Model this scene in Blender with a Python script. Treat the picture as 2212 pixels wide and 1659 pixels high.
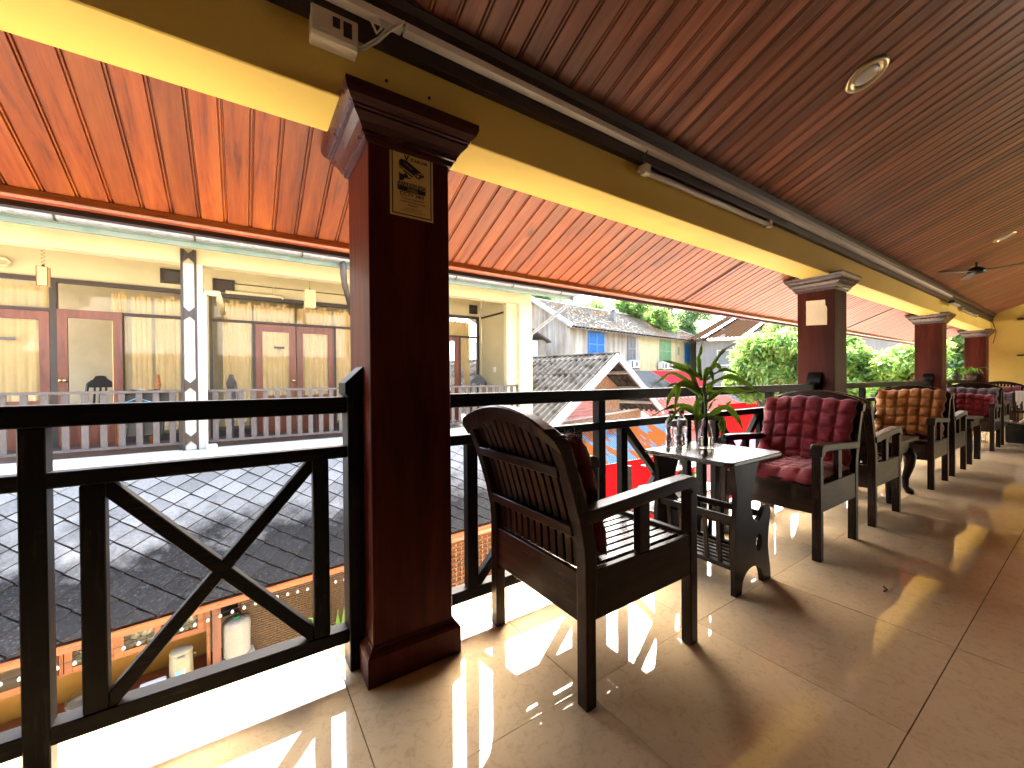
import bpy, bmesh, math, random
import numpy as np
from mathutils import Vector, Matrix

R = math.radians
for o in list(bpy.data.objects): bpy.data.objects.remove(o)
scene = bpy.context.scene
COL = scene.collection
random.seed(7)
rng = np.random.default_rng(7)

# ------------------------------------------------------------------ camera
yaw, pitch, roll = R(56.1), R(-0.5), R(0.46)
fwd = Vector((math.cos(yaw)*math.cos(pitch), math.sin(yaw)*math.cos(pitch), math.sin(pitch)))
rgt = Vector((math.sin(yaw), -math.cos(yaw), 0)); upv = rgt.cross(fwd)
r2 = rgt*math.cos(roll) - upv*math.sin(roll); u2 = r2.cross(fwd)
cam_d = bpy.data.cameras.new('camera'); cam = bpy.data.objects.new('camera', cam_d); COL.objects.link(cam)
m3 = Matrix((r2, u2, -fwd)).transposed(); m4 = m3.to_4x4(); m4.translation = Vector((0, 0, 1.05))
cam.matrix_world = m4
cam_d.sensor_width = 36; cam_d.lens = 871/2212*36; cam_d.clip_start = 0.05; cam_d.clip_end = 1500
scene.camera = cam

# ------------------------------------------------------------------ sky, sun, exposure
SUN_EL, SUN_AZ = R(54.5), R(45)          # azimuth measured from +X to +Y
world = bpy.data.worlds.new('World'); scene.world = world; world.use_nodes = True
wn = world.node_tree; wn.nodes.clear()
sky = wn.nodes.new('ShaderNodeTexSky'); sky.sky_type = 'NISHITA'; sky.sun_disc = False
sky.sun_elevation = SUN_EL; sky.sun_rotation = R(90) - SUN_AZ
sky.air_density = 1.3; sky.dust_density = 8.0; sky.ozone_density = 1.0
bg = wn.nodes.new('ShaderNodeBackground'); bg.inputs['Strength'].default_value = 0.15
wo = wn.nodes.new('ShaderNodeOutputWorld')
wn.links.new(sky.outputs[0], bg.inputs['Color']); wn.links.new(bg.outputs[0], wo.inputs['Surface'])
sd = bpy.data.lights.new('sun', 'SUN'); sd.energy = 2.0; sd.angle = R(0.5); sd.color = (1, .95, .86)
sun = bpy.data.objects.new('sun', sd); COL.objects.link(sun)
sv = Vector((math.cos(SUN_EL)*math.cos(SUN_AZ), math.cos(SUN_EL)*math.sin(SUN_AZ), math.sin(SUN_EL)))
sun.rotation_euler = sv.to_track_quat('Z', 'Y').to_euler(); sun.location = sv*60
vs = scene.view_settings; vs.view_transform = 'Standard'; vs.look = 'None'; vs.exposure = 4.25; vs.gamma = 1; vs.use_curve_mapping = False
scene.cycles.max_bounces = 10; scene.cycles.diffuse_bounces = 6; scene.cycles.glossy_bounces = 5
scene.cycles.transmission_bounces = 8; scene.cycles.transparent_max_bounces = 12
scene.cycles.caustics_reflective = False; scene.cycles.caustics_refractive = False
scene.cycles.sample_clamp_indirect = 6
scene.cycles.use_denoising = True

# ------------------------------------------------------------------ materials
def nmat(name):
    m = bpy.data.materials.new(name); m.use_nodes = True
    n = m.node_tree; b = n.nodes['Principled BSDF']
    return m, n, b
def node(n, t, **kw):
    x = n.nodes.new(t)
    for k, v in kw.items():
        if k in x.inputs.keys(): x.inputs[k].default_value = v
        else: setattr(x, k, v)
    return x
def c4(c): return (c[0], c[1], c[2], 1)
def ramp(n, fac, stops):
    r = n.nodes.new('ShaderNodeValToRGB')
    while len(r.color_ramp.elements) < len(stops): r.color_ramp.elements.new(0.5)
    for e, (p, c) in zip(r.color_ramp.elements, stops): e.position = p; e.color = c4(c) if len(c) == 3 else c
    n.links.new(fac, r.inputs[0]); return r
def coords(n, space='Object', scale=(1, 1, 1), rand=True):
    tc = n.nodes.new('ShaderNodeTexCoord'); src = tc.outputs['Object']
    if space == 'World':
        g = n.nodes.new('ShaderNodeNewGeometry'); src = g.outputs['Position']; rand = False
    if rand:
        oi = n.nodes.new('ShaderNodeObjectInfo')
        mm = node(n, 'ShaderNodeMath', operation='MULTIPLY'); mm.inputs[1].default_value = 37.0
        n.links.new(oi.outputs['Random'], mm.inputs[0])
        va = node(n, 'ShaderNodeVectorMath', operation='ADD')
        n.links.new(src, va.inputs[0]); n.links.new(mm.outputs[0], va.inputs[1]); src = va.outputs[0]
    mp = n.nodes.new('ShaderNodeMapping'); mp.inputs['Scale'].default_value = scale
    n.links.new(src, mp.inputs[0]); return mp.outputs[0]
def bump(n, b, h, strength=.2, dist=.01):
    bp = node(n, 'ShaderNodeBump'); bp.inputs['Strength'].default_value = strength; bp.inputs['Distance'].default_value = dist
    n.links.new(h, bp.inputs['Height']); n.links.new(bp.outputs[0], b.inputs['Normal'])
def objvar(n, col, amt=.25):
    oi = n.nodes.new('ShaderNodeObjectInfo')
    mr = node(n, 'ShaderNodeMapRange'); mr.inputs['To Min'].default_value = 1-amt; mr.inputs['To Max'].default_value = 1+amt
    n.links.new(oi.outputs['Random'], mr.inputs['Value'])
    hs = n.nodes.new('ShaderNodeHueSaturation'); n.links.new(col, hs.inputs['Color']); n.links.new(mr.outputs[0], hs.inputs['Value'])
    return hs.outputs[0]
def plain(name, c, rough=.6, var=.15, scale=8, metal=0, bumps=.05, spec=.5, space='Object', dist=.004, ov=0):
    m, n, b = nmat(name)
    v = coords(n, space)
    t = node(n, 'ShaderNodeTexNoise', Scale=scale, Detail=6.0, Roughness=.6); n.links.new(v, t.inputs['Vector'])
    r = ramp(n, t.outputs[0], [(.3, [x*(1-var) for x in c]), (.7, [min(1, x*(1+var)) for x in c])])
    col = r.outputs[0]
    if ov: col = objvar(n, col, ov)
    n.links.new(col, b.inputs['Base Color'])
    b.inputs['Roughness'].default_value = rough; b.inputs['Metallic'].default_value = metal
    b.inputs['Specular IOR Level'].default_value = spec
    if bumps: bump(n, b, t.outputs[0], bumps, dist)
    return m
def wood(name, dark, mid, light, rough=.35, axis='x', grain=1.0, knots=False, ov=.2, coat=0, worn=None, bs=.12, space='Object', spec=.5):
    m, n, b = nmat(name); b.inputs['Specular IOR Level'].default_value = spec
    s = {'x': (1.2, 14, 14), 'y': (14, 1.2, 14), 'z': (14, 14, 1.2)}[axis]
    v = coords(n, space, tuple(q*grain for q in s))
    t = node(n, 'ShaderNodeTexNoise', Scale=1.6, Detail=8.0, Roughness=.62, Distortion=.7); n.links.new(v, t.inputs['Vector'])
    f = coords(n, space, tuple(q*grain*5 for q in s))
    t2 = node(n, 'ShaderNodeTexNoise', Scale=2.0, Detail=4.0, Roughness=.6); n.links.new(f, t2.inputs['Vector'])
    mx = node(n, 'ShaderNodeMath', operation='MULTIPLY_ADD'); mx.inputs[1].default_value = .3
    n.links.new(t2.outputs[0], mx.inputs[0]); n.links.new(t.outputs[0], mx.inputs[2])
    r = ramp(n, mx.outputs[0], [(.42, dark), (.62, mid), (.86, light)])
    col = r.outputs[0]
    if knots:
        kv = coords(n, space, {'x': (1.5, 5, 5), 'y': (5, 1.5, 5), 'z': (5, 5, 1.5)}[axis])
        vo = node(n, 'ShaderNodeTexVoronoi', Scale=1.0); vo.inputs['Randomness'].default_value = 1
        wb = node(n, 'ShaderNodeTexNoise', Scale=3.0, Detail=3.0); n.links.new(kv, wb.inputs['Vector'])
        ad = node(n, 'ShaderNodeVectorMath', operation='MULTIPLY_ADD'); ad.inputs[1].default_value = (.35, .35, .35)
        n.links.new(wb.outputs['Color'], ad.inputs[0]); n.links.new(kv, ad.inputs[2]); n.links.new(ad.outputs[0], vo.inputs['Vector'])
        kr = ramp(n, vo.outputs['Distance'], [(.03, (.25, .2, .18)), (.1, (.8, .75, .7)), (.16, (1, 1, 1))])
        mm = node(n, 'ShaderNodeMix', data_type='RGBA', blend_type='MULTIPLY'); mm.inputs[0].default_value = .85
        n.links.new(col, mm.inputs[6]); n.links.new(kr.outputs[0], mm.inputs[7]); col = mm.outputs[2]
    if worn:
        wv = coords(n, space, (3, 3, 3))
        wt = node(n, 'ShaderNodeTexNoise', Scale=2.2, Detail=7.0, Roughness=.7); n.links.new(wv, wt.inputs['Vector'])
        mu = node(n, 'ShaderNodeMath', operation='MULTIPLY'); n.links.new(wt.outputs[0], mu.inputs[0]); n.links.new(t2.outputs[0], mu.inputs[1])
        wr = ramp(n, mu.outputs[0], [(.29, (0, 0, 0)), (.4, (1, 1, 1))])
        mm = node(n, 'ShaderNodeMix', data_type='RGBA'); n.links.new(wr.outputs[0], mm.inputs[0])
        n.links.new(col, mm.inputs[6]); mm.inputs[7].default_value = c4(worn); col = mm.outputs[2]
    if ov: col = objvar(n, col, ov)
    n.links.new(col, b.inputs['Base Color'])
    rr = node(n, 'ShaderNodeMapRange'); rr.inputs['To Min'].default_value = max(.02, rough-.1); rr.inputs['To Max'].default_value = rough+.14
    n.links.new(t2.outputs[0], rr.inputs['Value']); n.links.new(rr.outputs[0], b.inputs['Roughness'])
    if coat: b.inputs['Coat Weight'].default_value = coat; b.inputs['Coat Roughness'].default_value = .12
    bump(n, b, mx.outputs[0], bs, .003)
    return m

M = {}
M['soffit'] = wood('varnished_orange_pine', (.15, .024, .003), (.42, .082, .007), (.60, .15, .014), .34, 'y', .8, knots=True, ov=.25, coat=0, spec=.4)
M['ceiling'] = wood('red_brown_boards', (.10, .030, .016), (.27, .085, .042), (.42, .15, .075), .42, 'y', .8, knots=False, ov=.3, coat=.2)
M['trim'] = wood('orange_trim', (.18, .03, .009), (.45, .09, .02), (.6, .15, .035), .28, 'x', .8, ov=0, coat=.3)
M['darktrim'] = wood('dark_trim', (.008, .004, .003), (.018, .008, .006), (.035, .016, .01), .4, 'x', .8, ov=0)
M['column'] = wood('mahogany_column', (.06, .009, .004), (.13, .020, .009), (.21, .042, .022), .42, 'z', .4, ov=.08, coat=0, spec=.1)
M['capital'] = wood('mahogany_capital', (.05, .008, .005), (.08, .012, .008), (.11, .019, .012), .28, 'x', .3, ov=.05, coat=.2, bs=.01)
M['rail'] = wood('black_rail_wood', (.004, .0032, .0025), (.007, .0055, .0045), (.018, .014, .011), .42, 'x', .7, ov=.1, worn=(.04, .033, .026), spec=.12)
M['railz'] = wood('black_rail_wood_upright', (.004, .0032, .0025), (.007, .0055, .0045), (.018, .014, .011), .42, 'z', .7, ov=.1, worn=(.04, .033, .026), spec=.12)
def chairw(ax): return wood('chair_wood_'+ax, (.008, .004, .003), (.020, .009, .006), (.05, .022, .013), .34, ax, .8, ov=.2, coat=.1, worn=(.075, .038, .018), bs=.2, spec=.15)
M['chx'], M['chy'], M['chz'] = chairw('x'), chairw('y'), chairw('z')
M['slatw'] = wood('seat_slat_wood', (.012, .007, .006), (.03, .016, .012), (.07, .035, .025), .24, 'x', .8, ov=.2, coat=.3, worn=(.10, .06, .04))
M['tablew'] = wood('table_wood', (.006, .004, .003), (.013, .008, .006), (.030, .017, .012), .34, 'z', .6, ov=.15, coat=0, spec=.15)
M['tabletop'] = wood('table_top_wood', (.010, .007, .005), (.022, .014, .010), (.05, .03, .02), .20, 'x', .8, ov=0, coat=.15, bs=.5)

def paint(name, c, rough=.75, stain=.12, scale=1.2, streak=False, stainc=None, spec=.3, b_s=.15):
    m, n, b = nmat(name)
    v = coords(n, 'World', (1, 1, .25) if streak else (1, 1, 1))
    t = node(n, 'ShaderNodeTexNoise', Scale=scale, Detail=8.0, Roughness=.65); n.links.new(v, t.inputs['Vector'])
    d = stainc or [x*(1-stain*2.2) for x in c]
    r = ramp(n, t.outputs[0], [(.32, d), (.52, c), (.75, [min(1, x*(1+stain*.4)) for x in c])])
    n.links.new(r.outputs[0], b.inputs['Base Color']); b.inputs['Roughness'].default_value = rough
    b.inputs['Specular IOR Level'].default_value = spec
    t2 = node(n, 'ShaderNodeTexNoise', Scale=160.0, Detail=3.0); n.links.new(coords(n, 'World'), t2.inputs['Vector'])
    bump(n, b, t2.outputs[0], b_s, .002)
    return m
M['yellow'] = paint('yellow_wall_paint', (.74, .55, .13), .6, .05, .8)
M['cream'] = paint('cream_paint', (.68, .60, .38), .7, .07, .9)
M['cream2'] = paint('cream_wall_paint', (.62, .54, .33), .75, .05, .9)
M['white'] = paint('white_paint', (.74, .73, .68), .7, .1, 1.5)
M['plastic'] = plain('aged_white_plastic', (.62, .55, .42), .4, .08, 10)
M['pvc'] = plain('white_pvc', (.66, .62, .55), .42, .06, 4)
M['black'] = plain('black_plastic', (.012, .012, .013), .4, .1)
M['metal'] = plain('brass_metal', (.5, .4, .22), .3, .1, 20, metal=1)
M['lampglass'] = plain('frosted_lamp_glass', (.8, .78, .72), .35, .03)
M['brown'] = plain('brown_window_frame', (.045, .028, .02), .5, .15, 10)
M['reddoor'] = wood('red_brown_door', (.12, .025, .010), (.22, .055, .022), (.32, .09, .04), .35, 'z', .6, ov=.06)
M['gutter'] = plain('galvanised_gutter', (.36, .38, .40), .5, .25, 25, metal=.3)
M['fascia'] = paint('pale_green_fascia', (.24, .31, .26), .6, .15, 3.0, stainc=(.15, .24, .19))
M['slat'] = plain('weathered_grey_slat', (.26, .21, .19), .7, .2, 12, ov=.12)
M['flag'] = plain('brown_stone_floor', (.13, .075, .055), .45, .35, 6, space='World')
M['curtain'] = plain('cream_curtain', (.86, .62, .30), .85, .06, 6)
M['darkroom'] = plain('room_wall', (.45, .40, .28), .8, .1, 3)
M['grout'] = plain('dark_grout', (.035, .025, .02), .8, .1)
M['orange'] = wood('orange_cabinet_wood', (.22, .05, .012), (.42, .12, .022), (.55, .18, .04), .4, 'x', .8, ov=.06)
M['mustard'] = plain('mustard_board', (.52, .26, .035), .5, .12, 5)
M['ceramic'] = plain('white_ceramic', (.75, .73, .66), .25, .03)
M['cloth'] = plain('white_cloth', (.42, .39, .32), .9, .06, 30, bumps=.4)
M['cratey'] = plain('cream_crate_plastic', (.40, .34, .22), .5, .05)
M['green'] = plain('green_plastic', (.02, .33, .12), .4, .05)
M['jug'] = plain('cream_jug_plastic', (.40, .37, .24), .35, .04)
M['bluep'] = plain('blue_print', (.10, .35, .55), .5, .1)
M['tray'] = plain('translucent_tray', (.55, .60, .66), .25, .1)
M['rattan'] = plain('woven_rattan', (.13, .062, .022), .55, .3, 30, ov=.2)
M['backwood'] = plain('dark_wood_wall', (.035, .02, .012), .5, .2, 3, space='World')
M['paper'] = plain('paper_note', (.78, .70, .55), .8, .04, 6)
M['ash'] = plain('grey_concrete', (.32, .31, .29), .85, .2, 2, space='World')
M['ground'] = plain('courtyard_ground', (.34, .30, .24), .9, .3, .5, space='World')
M['redwall'] = plain('bright_red_wall', (.62, .003, .008), .7, .05, 2, spec=.04)
M['pinkc'] = plain('pink_canvas', (.62, .08, .24), .8, .1, 2, spec=.04)
M['blues'] = plain('blue_shutter_paint', (.015, .20, .62), .5, .1, 4)
M['greens'] = plain('green_shutter_paint', (.18, .36, .17), .6, .12, 4)
M['greys'] = plain('grey_shutter_paint', (.22, .22, .22), .7, .15, 4)
M['bwood'] = plain('pale_bargeboard', (.50, .50, .52), .7, .2, 6)
M['tanwood'] = plain('tan_bargeboard', (.60, .42, .27), .6, .15, 6)
M['thatch'] = plain('woven_bamboo_wall', (.28, .17, .09), .8, .5, 14, bumps=.5)
M['pinktin'] = plain('pink_corrugated_sheet', (.50, .19, .15), .6, .2, 4)
M['acw'] = plain('air_conditioner_white', (.70, .69, .64), .5, .05)
M['trunk'] = plain('tree_bark', (.11, .075, .05), .9, .3, 8, bumps=.6, dist=.02)
M['towel'] = plain('white_towel', (.62, .58, .50), .95, .1, 40, bumps=.5)
M['soil'] = plain('dark_soil', (.03, .02, .015), .9, .3)

def floor_mat():
    m, n, b = nmat('beige_polished_tile')
    v = coords(n, 'World')
    t = node(n, 'ShaderNodeTexNoise', Scale=2.3, Detail=5.0, Roughness=.6); n.links.new(v, t.inputs['Vector'])
    r = ramp(n, t.outputs[0], [(.3, (.60, .445, .255)), (.7, (.68, .51, .30))])
    s = node(n, 'ShaderNodeTexNoise', Scale=26.0, Detail=5.0, Roughness=.75, Distortion=1.2); n.links.new(v, s.inputs['Vector'])
    sr = ramp(n, s.outputs[0], [(.3, (.72, .66, .6)), (.5, (1, 1, 1)), (.66, (1.0, 1.0, 1.0)), (.75, (1.35, 1.38, 1.42))])
    mm = node(n, 'ShaderNodeMix', data_type='RGBA', blend_type='MULTIPLY'); mm.inputs[0].default_value = .7
    n.links.new(r.outputs[0], mm.inputs[6]); n.links.new(sr.outputs[0], mm.inputs[7])
    n.links.new(objvar(n, mm.outputs[2], .05), b.inputs['Base Color'])
    d = node(n, 'ShaderNodeTexNoise', Scale=3.0, Detail=6.0, Roughness=.7); n.links.new(v, d.inputs['Vector'])
    rr = node(n, 'ShaderNodeMapRange'); rr.inputs['To Min'].default_value = .015; rr.inputs['To Max'].default_value = .055
    n.links.new(d.outputs[0], rr.inputs['Value']); n.links.new(rr.outputs[0], b.inputs['Roughness'])
    b.inputs['IOR'].default_value = 1.55; b.inputs['Specular IOR Level'].default_value = .6
    return m
M['tile'] = floor_mat()

def slate_mat():
    m, n, b = nmat('two_tone_slate')
    g = n.nodes.new('ShaderNodeNewGeometry')
    sx = n.nodes.new('ShaderNodeSeparateXYZ'); n.links.new(g.outputs['Position'], sx.inputs[0])
    t = node(n, 'ShaderNodeTexNoise', Scale=1.5, Detail=7.0, Roughness=.7); n.links.new(g.outputs['Position'], t.inputs['Vector'])
    # noisy height border: dark slate below, pale slate above
    a = node(n, 'ShaderNodeMath', operation='MULTIPLY_ADD'); a.inputs[1].default_value = 1.1; n.links.new(t.outputs[0], a.inputs[0]); n.links.new(sx.outputs[2], a.inputs[2])
    k = ramp(n, a.outputs[0], [(.0, (0, 0, 0)), (.16, (1, 1, 1))])
    mr = node(n, 'ShaderNodeMapRange'); mr.inputs['From Min'].default_value = -.22; mr.inputs['From Max'].default_value = .14
    n.links.new(a.outputs[0], mr.inputs['Value'])
    f = node(n, 'ShaderNodeTexNoise', Scale=38.0, Detail=6.0, Roughness=.8); n.links.new(g.outputs['Position'], f.inputs['Vector'])
    dark = ramp(n, f.outputs[0], [(.35, (.007, .007, .0072)), (.56, (.020, .020, .0205)), (.70, (.12, .115, .105))])
    light = ramp(n, f.outputs[0], [(.3, (.24, .235, .225)), (.6, (.37, .36, .335)), (.8, (.48, .45, .40))])
    mm = node(n, 'ShaderNodeMix', data_type='RGBA'); n.links.new(mr.outputs[0], mm.inputs[0])
    n.links.new(dark.outputs[0], mm.inputs[6]); n.links.new(light.outputs[0], mm.inputs[7])
    n.links.new(objvar(n, mm.outputs[2], .25), b.inputs['Base Color']); b.inputs['Roughness'].default_value = .75; b.inputs['Specular IOR Level'].default_value = .12
    bump(n, b, f.outputs[0], .5, .006)
    return m
M['slate'] = slate_mat()

def cushion_mat(name, c, dark):
    m, n, b = nmat(name)
    v = coords(n)
    t = node(n, 'ShaderNodeTexNoise', Scale=5.0, Detail=6.0, Roughness=.6); n.links.new(v, t.inputs['Vector'])
    r = ramp(n, t.outputs[0], [(.3, dark), (.6, c), (.8, [min(1, x*1.2) for x in c])])
    n.links.new(r.outputs[0], b.inputs['Base Color']); b.inputs['Roughness'].default_value = .8
    b.inputs['Sheen Weight'].default_value = .25
    w = node(n, 'ShaderNodeTexNoise', Scale=400.0, Detail=2.0); n.links.new(v, w.inputs['Vector'])
    s = node(n, 'ShaderNodeTexNoise', Scale=22.0, Detail=4.0, Distortion=1.5); n.links.new(v, s.inputs['Vector'])
    ad = node(n, 'ShaderNodeMath', operation='MULTIPLY_ADD'); ad.inputs[1].default_value = .15; n.links.new(w.outputs[0], ad.inputs[0]); n.links.new(s.outputs[0], ad.inputs[2])
    bump(n, b, ad.outputs[0], .6, .006)
    return m
M['redc'] = cushion_mat('crimson_cotton', (.33, .014, .026), (.19, .008, .012))
M['orangec'] = cushion_mat('ochre_cotton', (.46, .17, .022), (.26, .075, .010))
M['greyc'] = cushion_mat('mauve_cotton', (.15, .11, .12), (.08, .06, .065))
M['darkred'] = cushion_mat('dark_red_cotton', (.22, .012, .022), (.12, .006, .010))

def leaf_mat(name, c1, c2, trans=.35, rough=.4):
    m, n, b = nmat(name)
    g = n.nodes.new('ShaderNodeNewGeometry')
    t = node(n, 'ShaderNodeTexNoise', Scale=1.7, Detail=4.0); n.links.new(g.outputs['Position'], t.inputs['Vector'])
    mi = node(n, 'ShaderNodeMath', operation='MULTIPLY_ADD'); mi.inputs[1].default_value = .35
    n.links.new(g.outputs['Random Per Island'], mi.inputs[0]); n.links.new(t.outputs[0], mi.inputs[2])
    r = ramp(n, mi.outputs[0], [(.4, c1), (.85, c2)])
    n.links.new(r.outputs[0], b.inputs['Base Color']); b.inputs['Roughness'].default_value = rough
    tr = n.nodes.new('ShaderNodeBsdfTranslucent'); n.links.new(r.outputs[0], tr.inputs['Color'])
    ms = n.nodes.new('ShaderNodeMixShader'); ms.inputs[0].default_value = trans
    n.links.new(b.outputs[0], ms.inputs[1]); n.links.new(tr.outputs[0], ms.inputs[2])
    n.links.new(ms.outputs[0], n.nodes['Material Output'].inputs['Surface'])
    return m
M['mango'] = leaf_mat('mango_leaf', (.05, .14, .03), (.23, .38, .08), .5)
M['farleaf'] = leaf_mat('far_leaf', (.06, .15, .06), (.18, .30, .10), .45)
M['banana'] = leaf_mat('banana_leaf', (.10, .26, .03), (.16, .36, .05), .5)
M['succ'] = leaf_mat('succulent_leaf', (.22, .32, .10), (.45, .50, .25), .3)
def dracaena_mat():
    m, n, b = nmat('dracaena_leaf')
    at = n.nodes.new('ShaderNodeUVMap')
    sp = n.nodes.new('ShaderNodeSeparateXYZ'); n.links.new(at.outputs[0], sp.inputs[0])
    r = ramp(n, sp.outputs[0], [(0, (.20, .24, .10)), (.08, (.34, .44, .10)), (.45, (.20, .31, .06)), (.5, (.34, .44, .16)), (.55, (.20, .31, .06)), (.92, (.34, .44, .10)), (1, (.20, .24, .10))])
    t = node(n, 'ShaderNodeTexNoise', Scale=9.0, Detail=4.0); n.links.new(coords(n), t.inputs['Vector'])
    br = ramp(n, t.outputs[0], [(.58, (0, 0, 0)), (.72, (1, 1, 1))])
    mm = node(n, 'ShaderNodeMix', data_type='RGBA'); n.links.new(br.outputs[0], mm.inputs[0]); n.links.new(r.outputs[0], mm.inputs[6]); mm.inputs[7].default_value = (.11, .07, .02, 1)
    n.links.new(mm.outputs[2], b.inputs['Base Color']); b.inputs['Roughness'].default_value = .32
    tr = n.nodes.new('ShaderNodeBsdfTranslucent'); n.links.new(mm.outputs[2], tr.inputs['Color'])
    ms = n.nodes.new('ShaderNodeMixShader'); ms.inputs[0].default_value = .65
    n.links.new(b.outputs[0], ms.inputs[1]); n.links.new(tr.outputs[0], ms.inputs[2])
    n.links.new(ms.outputs[0], n.nodes['Material Output'].inputs['Surface'])
    return m
M['drac'] = dracaena_mat()
M['stem'] = plain('green_stem', (.07, .12, .03), .45, .2, 20)

def glass_mat(name, c=(1, 1, 1), rough=0, ior=1.45):
    m, n, b = nmat(name)
    b.inputs['Base Color'].default_value = c4(c); b.inputs['Transmission Weight'].default_value = 1
    b.inputs['Roughness'].default_value = rough; b.inputs['IOR'].default_value = ior
    return m
M['glass'] = glass_mat('vase_glass', (.93, .88, .92))
M['water'] = glass_mat('water', (.80, .84, .60), 0, 1.33)
M['bottle'] = glass_mat('clear_bottle_plastic', (.97, .98, 1))
def pane_mat():
    m, n, b = nmat('window_pane')
    n.nodes.remove(b)
    g = n.nodes.new('ShaderNodeBsdfGlossy'); g.inputs['Roughness'].default_value = .02
    t = n.nodes.new('ShaderNodeBsdfTransparent'); t.inputs['Color'].default_value = (.97, .97, .96, 1)
    f = n.nodes.new('ShaderNodeFresnel'); f.inputs['IOR'].default_value = 1.3
    ms = n.nodes.new('ShaderNodeMixShader')
    n.links.new(f.outputs[0], ms.inputs[0]); n.links.new(t.outputs[0], ms.inputs[1]); n.links.new(g.outputs[0], ms.inputs[2])
    n.links.new(ms.outputs[0], n.nodes['Material Output'].inputs['Surface'])
    return m
M['pane'] = pane_mat()

def corr_mat(name, c, stain, thr=(.45, .6), sc=(1, 1, 1), nscale=1.0, rough=.5, metal=0):
    m, n, b = nmat(name)
    t = node(n, 'ShaderNodeTexNoise', Scale=nscale, Detail=6.0, Roughness=.6); n.links.new(coords(n, 'Object', sc, rand=False), t.inputs['Vector'])
    f = node(n, 'ShaderNodeTexNoise', Scale=25.0, Detail=5.0, Roughness=.7); n.links.new(coords(n, 'Object', rand=False), f.inputs['Vector'])
    fr = ramp(n, f.outputs[0], [(.3, [x*.75 for x in c]), (.7, c)])
    r = ramp(n, t.outputs[0], [(thr[0], (0, 0, 0)), (thr[1], (1, 1, 1))])
    mm = node(n, 'ShaderNodeMix', data_type='RGBA'); n.links.new(r.outputs[0], mm.inputs[0]); n.links.new(fr.outputs[0], mm.inputs[6]); mm.inputs[7].default_value = c4(stain)
    n.links.new(mm.outputs[2], b.inputs['Base Color']); b.inputs['Roughness'].default_value = rough; b.inputs['Metallic'].default_value = metal
    b.inputs['Specular IOR Level'].default_value = .0; b.inputs['Roughness'].default_value = 1
    bump(n, b, f.outputs[0], .2, .003)
    return m
M['cement'] = corr_mat('cement_sheet', (.11, .106, .098), (.035, .032, .028), (.46, .62), (2, 2, 2), 1.6, .8)
M['bluetin'] = corr_mat('blue_tin_rusting', (.06, .12, .21), (.14, .045, .012), (.50, .54), (1.6, .5, 1), 1.4, .75)
M['rusttin'] = corr_mat('rusty_tin', (.11, .065, .04), (.22, .20, .18), (.55, .57), (.6, .05, 1), 1.0, .6)
M['redtin'] = corr_mat('red_tin', (.22, .022, .035), (.22, .08, .06), (.6, .75), (1, 1, 1), 1.0, .5)
M['greytin'] = corr_mat('grey_tin', (.13, .15, .17), (.06, .055, .05), (.5, .62), (1, 1, 1), 1.0, .5)
M['whitetin'] = plain('white_tin', (.40, .41, .42), .5, .05)
M['redtile'] = plain('red_roof_tile', (.24, .07, .06), .9, .3, 3, space='World', spec=.05)
def oldtile():
    m, n, b = nmat('old_clay_roof')
    g = coords(n, 'Object', rand=False)
    t = node(n, 'ShaderNodeTexNoise', Scale=.35, Detail=5.0, Roughness=.55); n.links.new(g, t.inputs['Vector'])
    f = node(n, 'ShaderNodeTexNoise', Scale=7.0, Detail=6.0, Roughness=.8); n.links.new(g, f.inputs['Vector'])
    a = ramp(n, f.outputs[0], [(.3, (.08, .072, .06)), (.55, (.30, .27, .22)), (.75, (.50, .46, .40))])
    c = ramp(n, f.outputs[0], [(.3, (.12, .07, .035)), (.7, (.42, .26, .13))])
    r = ramp(n, t.outputs[0], [(.48, (0, 0, 0)), (.56, (1, 1, 1))])
    mm = node(n, 'ShaderNodeMix', data_type='RGBA'); n.links.new(r.outputs[0], mm.inputs[0]); n.links.new(a.outputs[0], mm.inputs[6]); n.links.new(c.outputs[0], mm.inputs[7])
    n.links.new(mm.outputs[2], b.inputs['Base Color']); b.inputs['Roughness'].default_value = .85
    return m
M['oldtile'] = oldtile()
def stainwall(name, c, st, amt=(.42, .62)):
    m, n, b = nmat(name)
    v = coords(n, 'World', (2.6, 2.6, .28))
    t = node(n, 'ShaderNodeTexNoise', Scale=1.2, Detail=8.0, Roughness=.65); n.links.new(v, t.inputs['Vector'])
    v2 = coords(n, 'World', (.5, .5, .5))
    t2 = node(n, 'ShaderNodeTexNoise', Scale=1.3, Detail=5.0); n.links.new(v2, t2.inputs['Vector'])
    mu = node(n, 'ShaderNodeMath', operation='MULTIPLY_ADD'); mu.inputs[1].default_value = .4; n.links.new(t2.outputs[0], mu.inputs[0]); n.links.new(t.outputs[0], mu.inputs[2])
    r = ramp(n, mu.outputs[0], [(amt[0]+.12, c), (amt[1]+.2, st)])
    n.links.new(r.outputs[0], b.inputs['Base Color']); b.inputs['Roughness'].default_value = .85
    bump(n, b, t.outputs[0], .2, .01)
    return m
M['oldwall'] = stainwall('stained_lime_wall', (.62, .58, .48), (.30, .24, .17))
M['yelwall'] = stainwall('pale_yellow_wall', (.66, .58, .32), (.45, .36, .18), (.5, .7))
M['bluewall'] = stainwall('pale_blue_wall', (.58, .62, .68), (.4, .4, .4), (.5, .75))
M['greywall'] = stainwall('grey_house_wall', (.50, .49, .50), (.38, .35, .33), (.5, .7))
M['stickery'] = plain('sticker_yellow', (.62, .42, .14), .5, .03)
M['ink'] = plain('sticker_ink', (.008, .008, .012), .5, .02)

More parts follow.
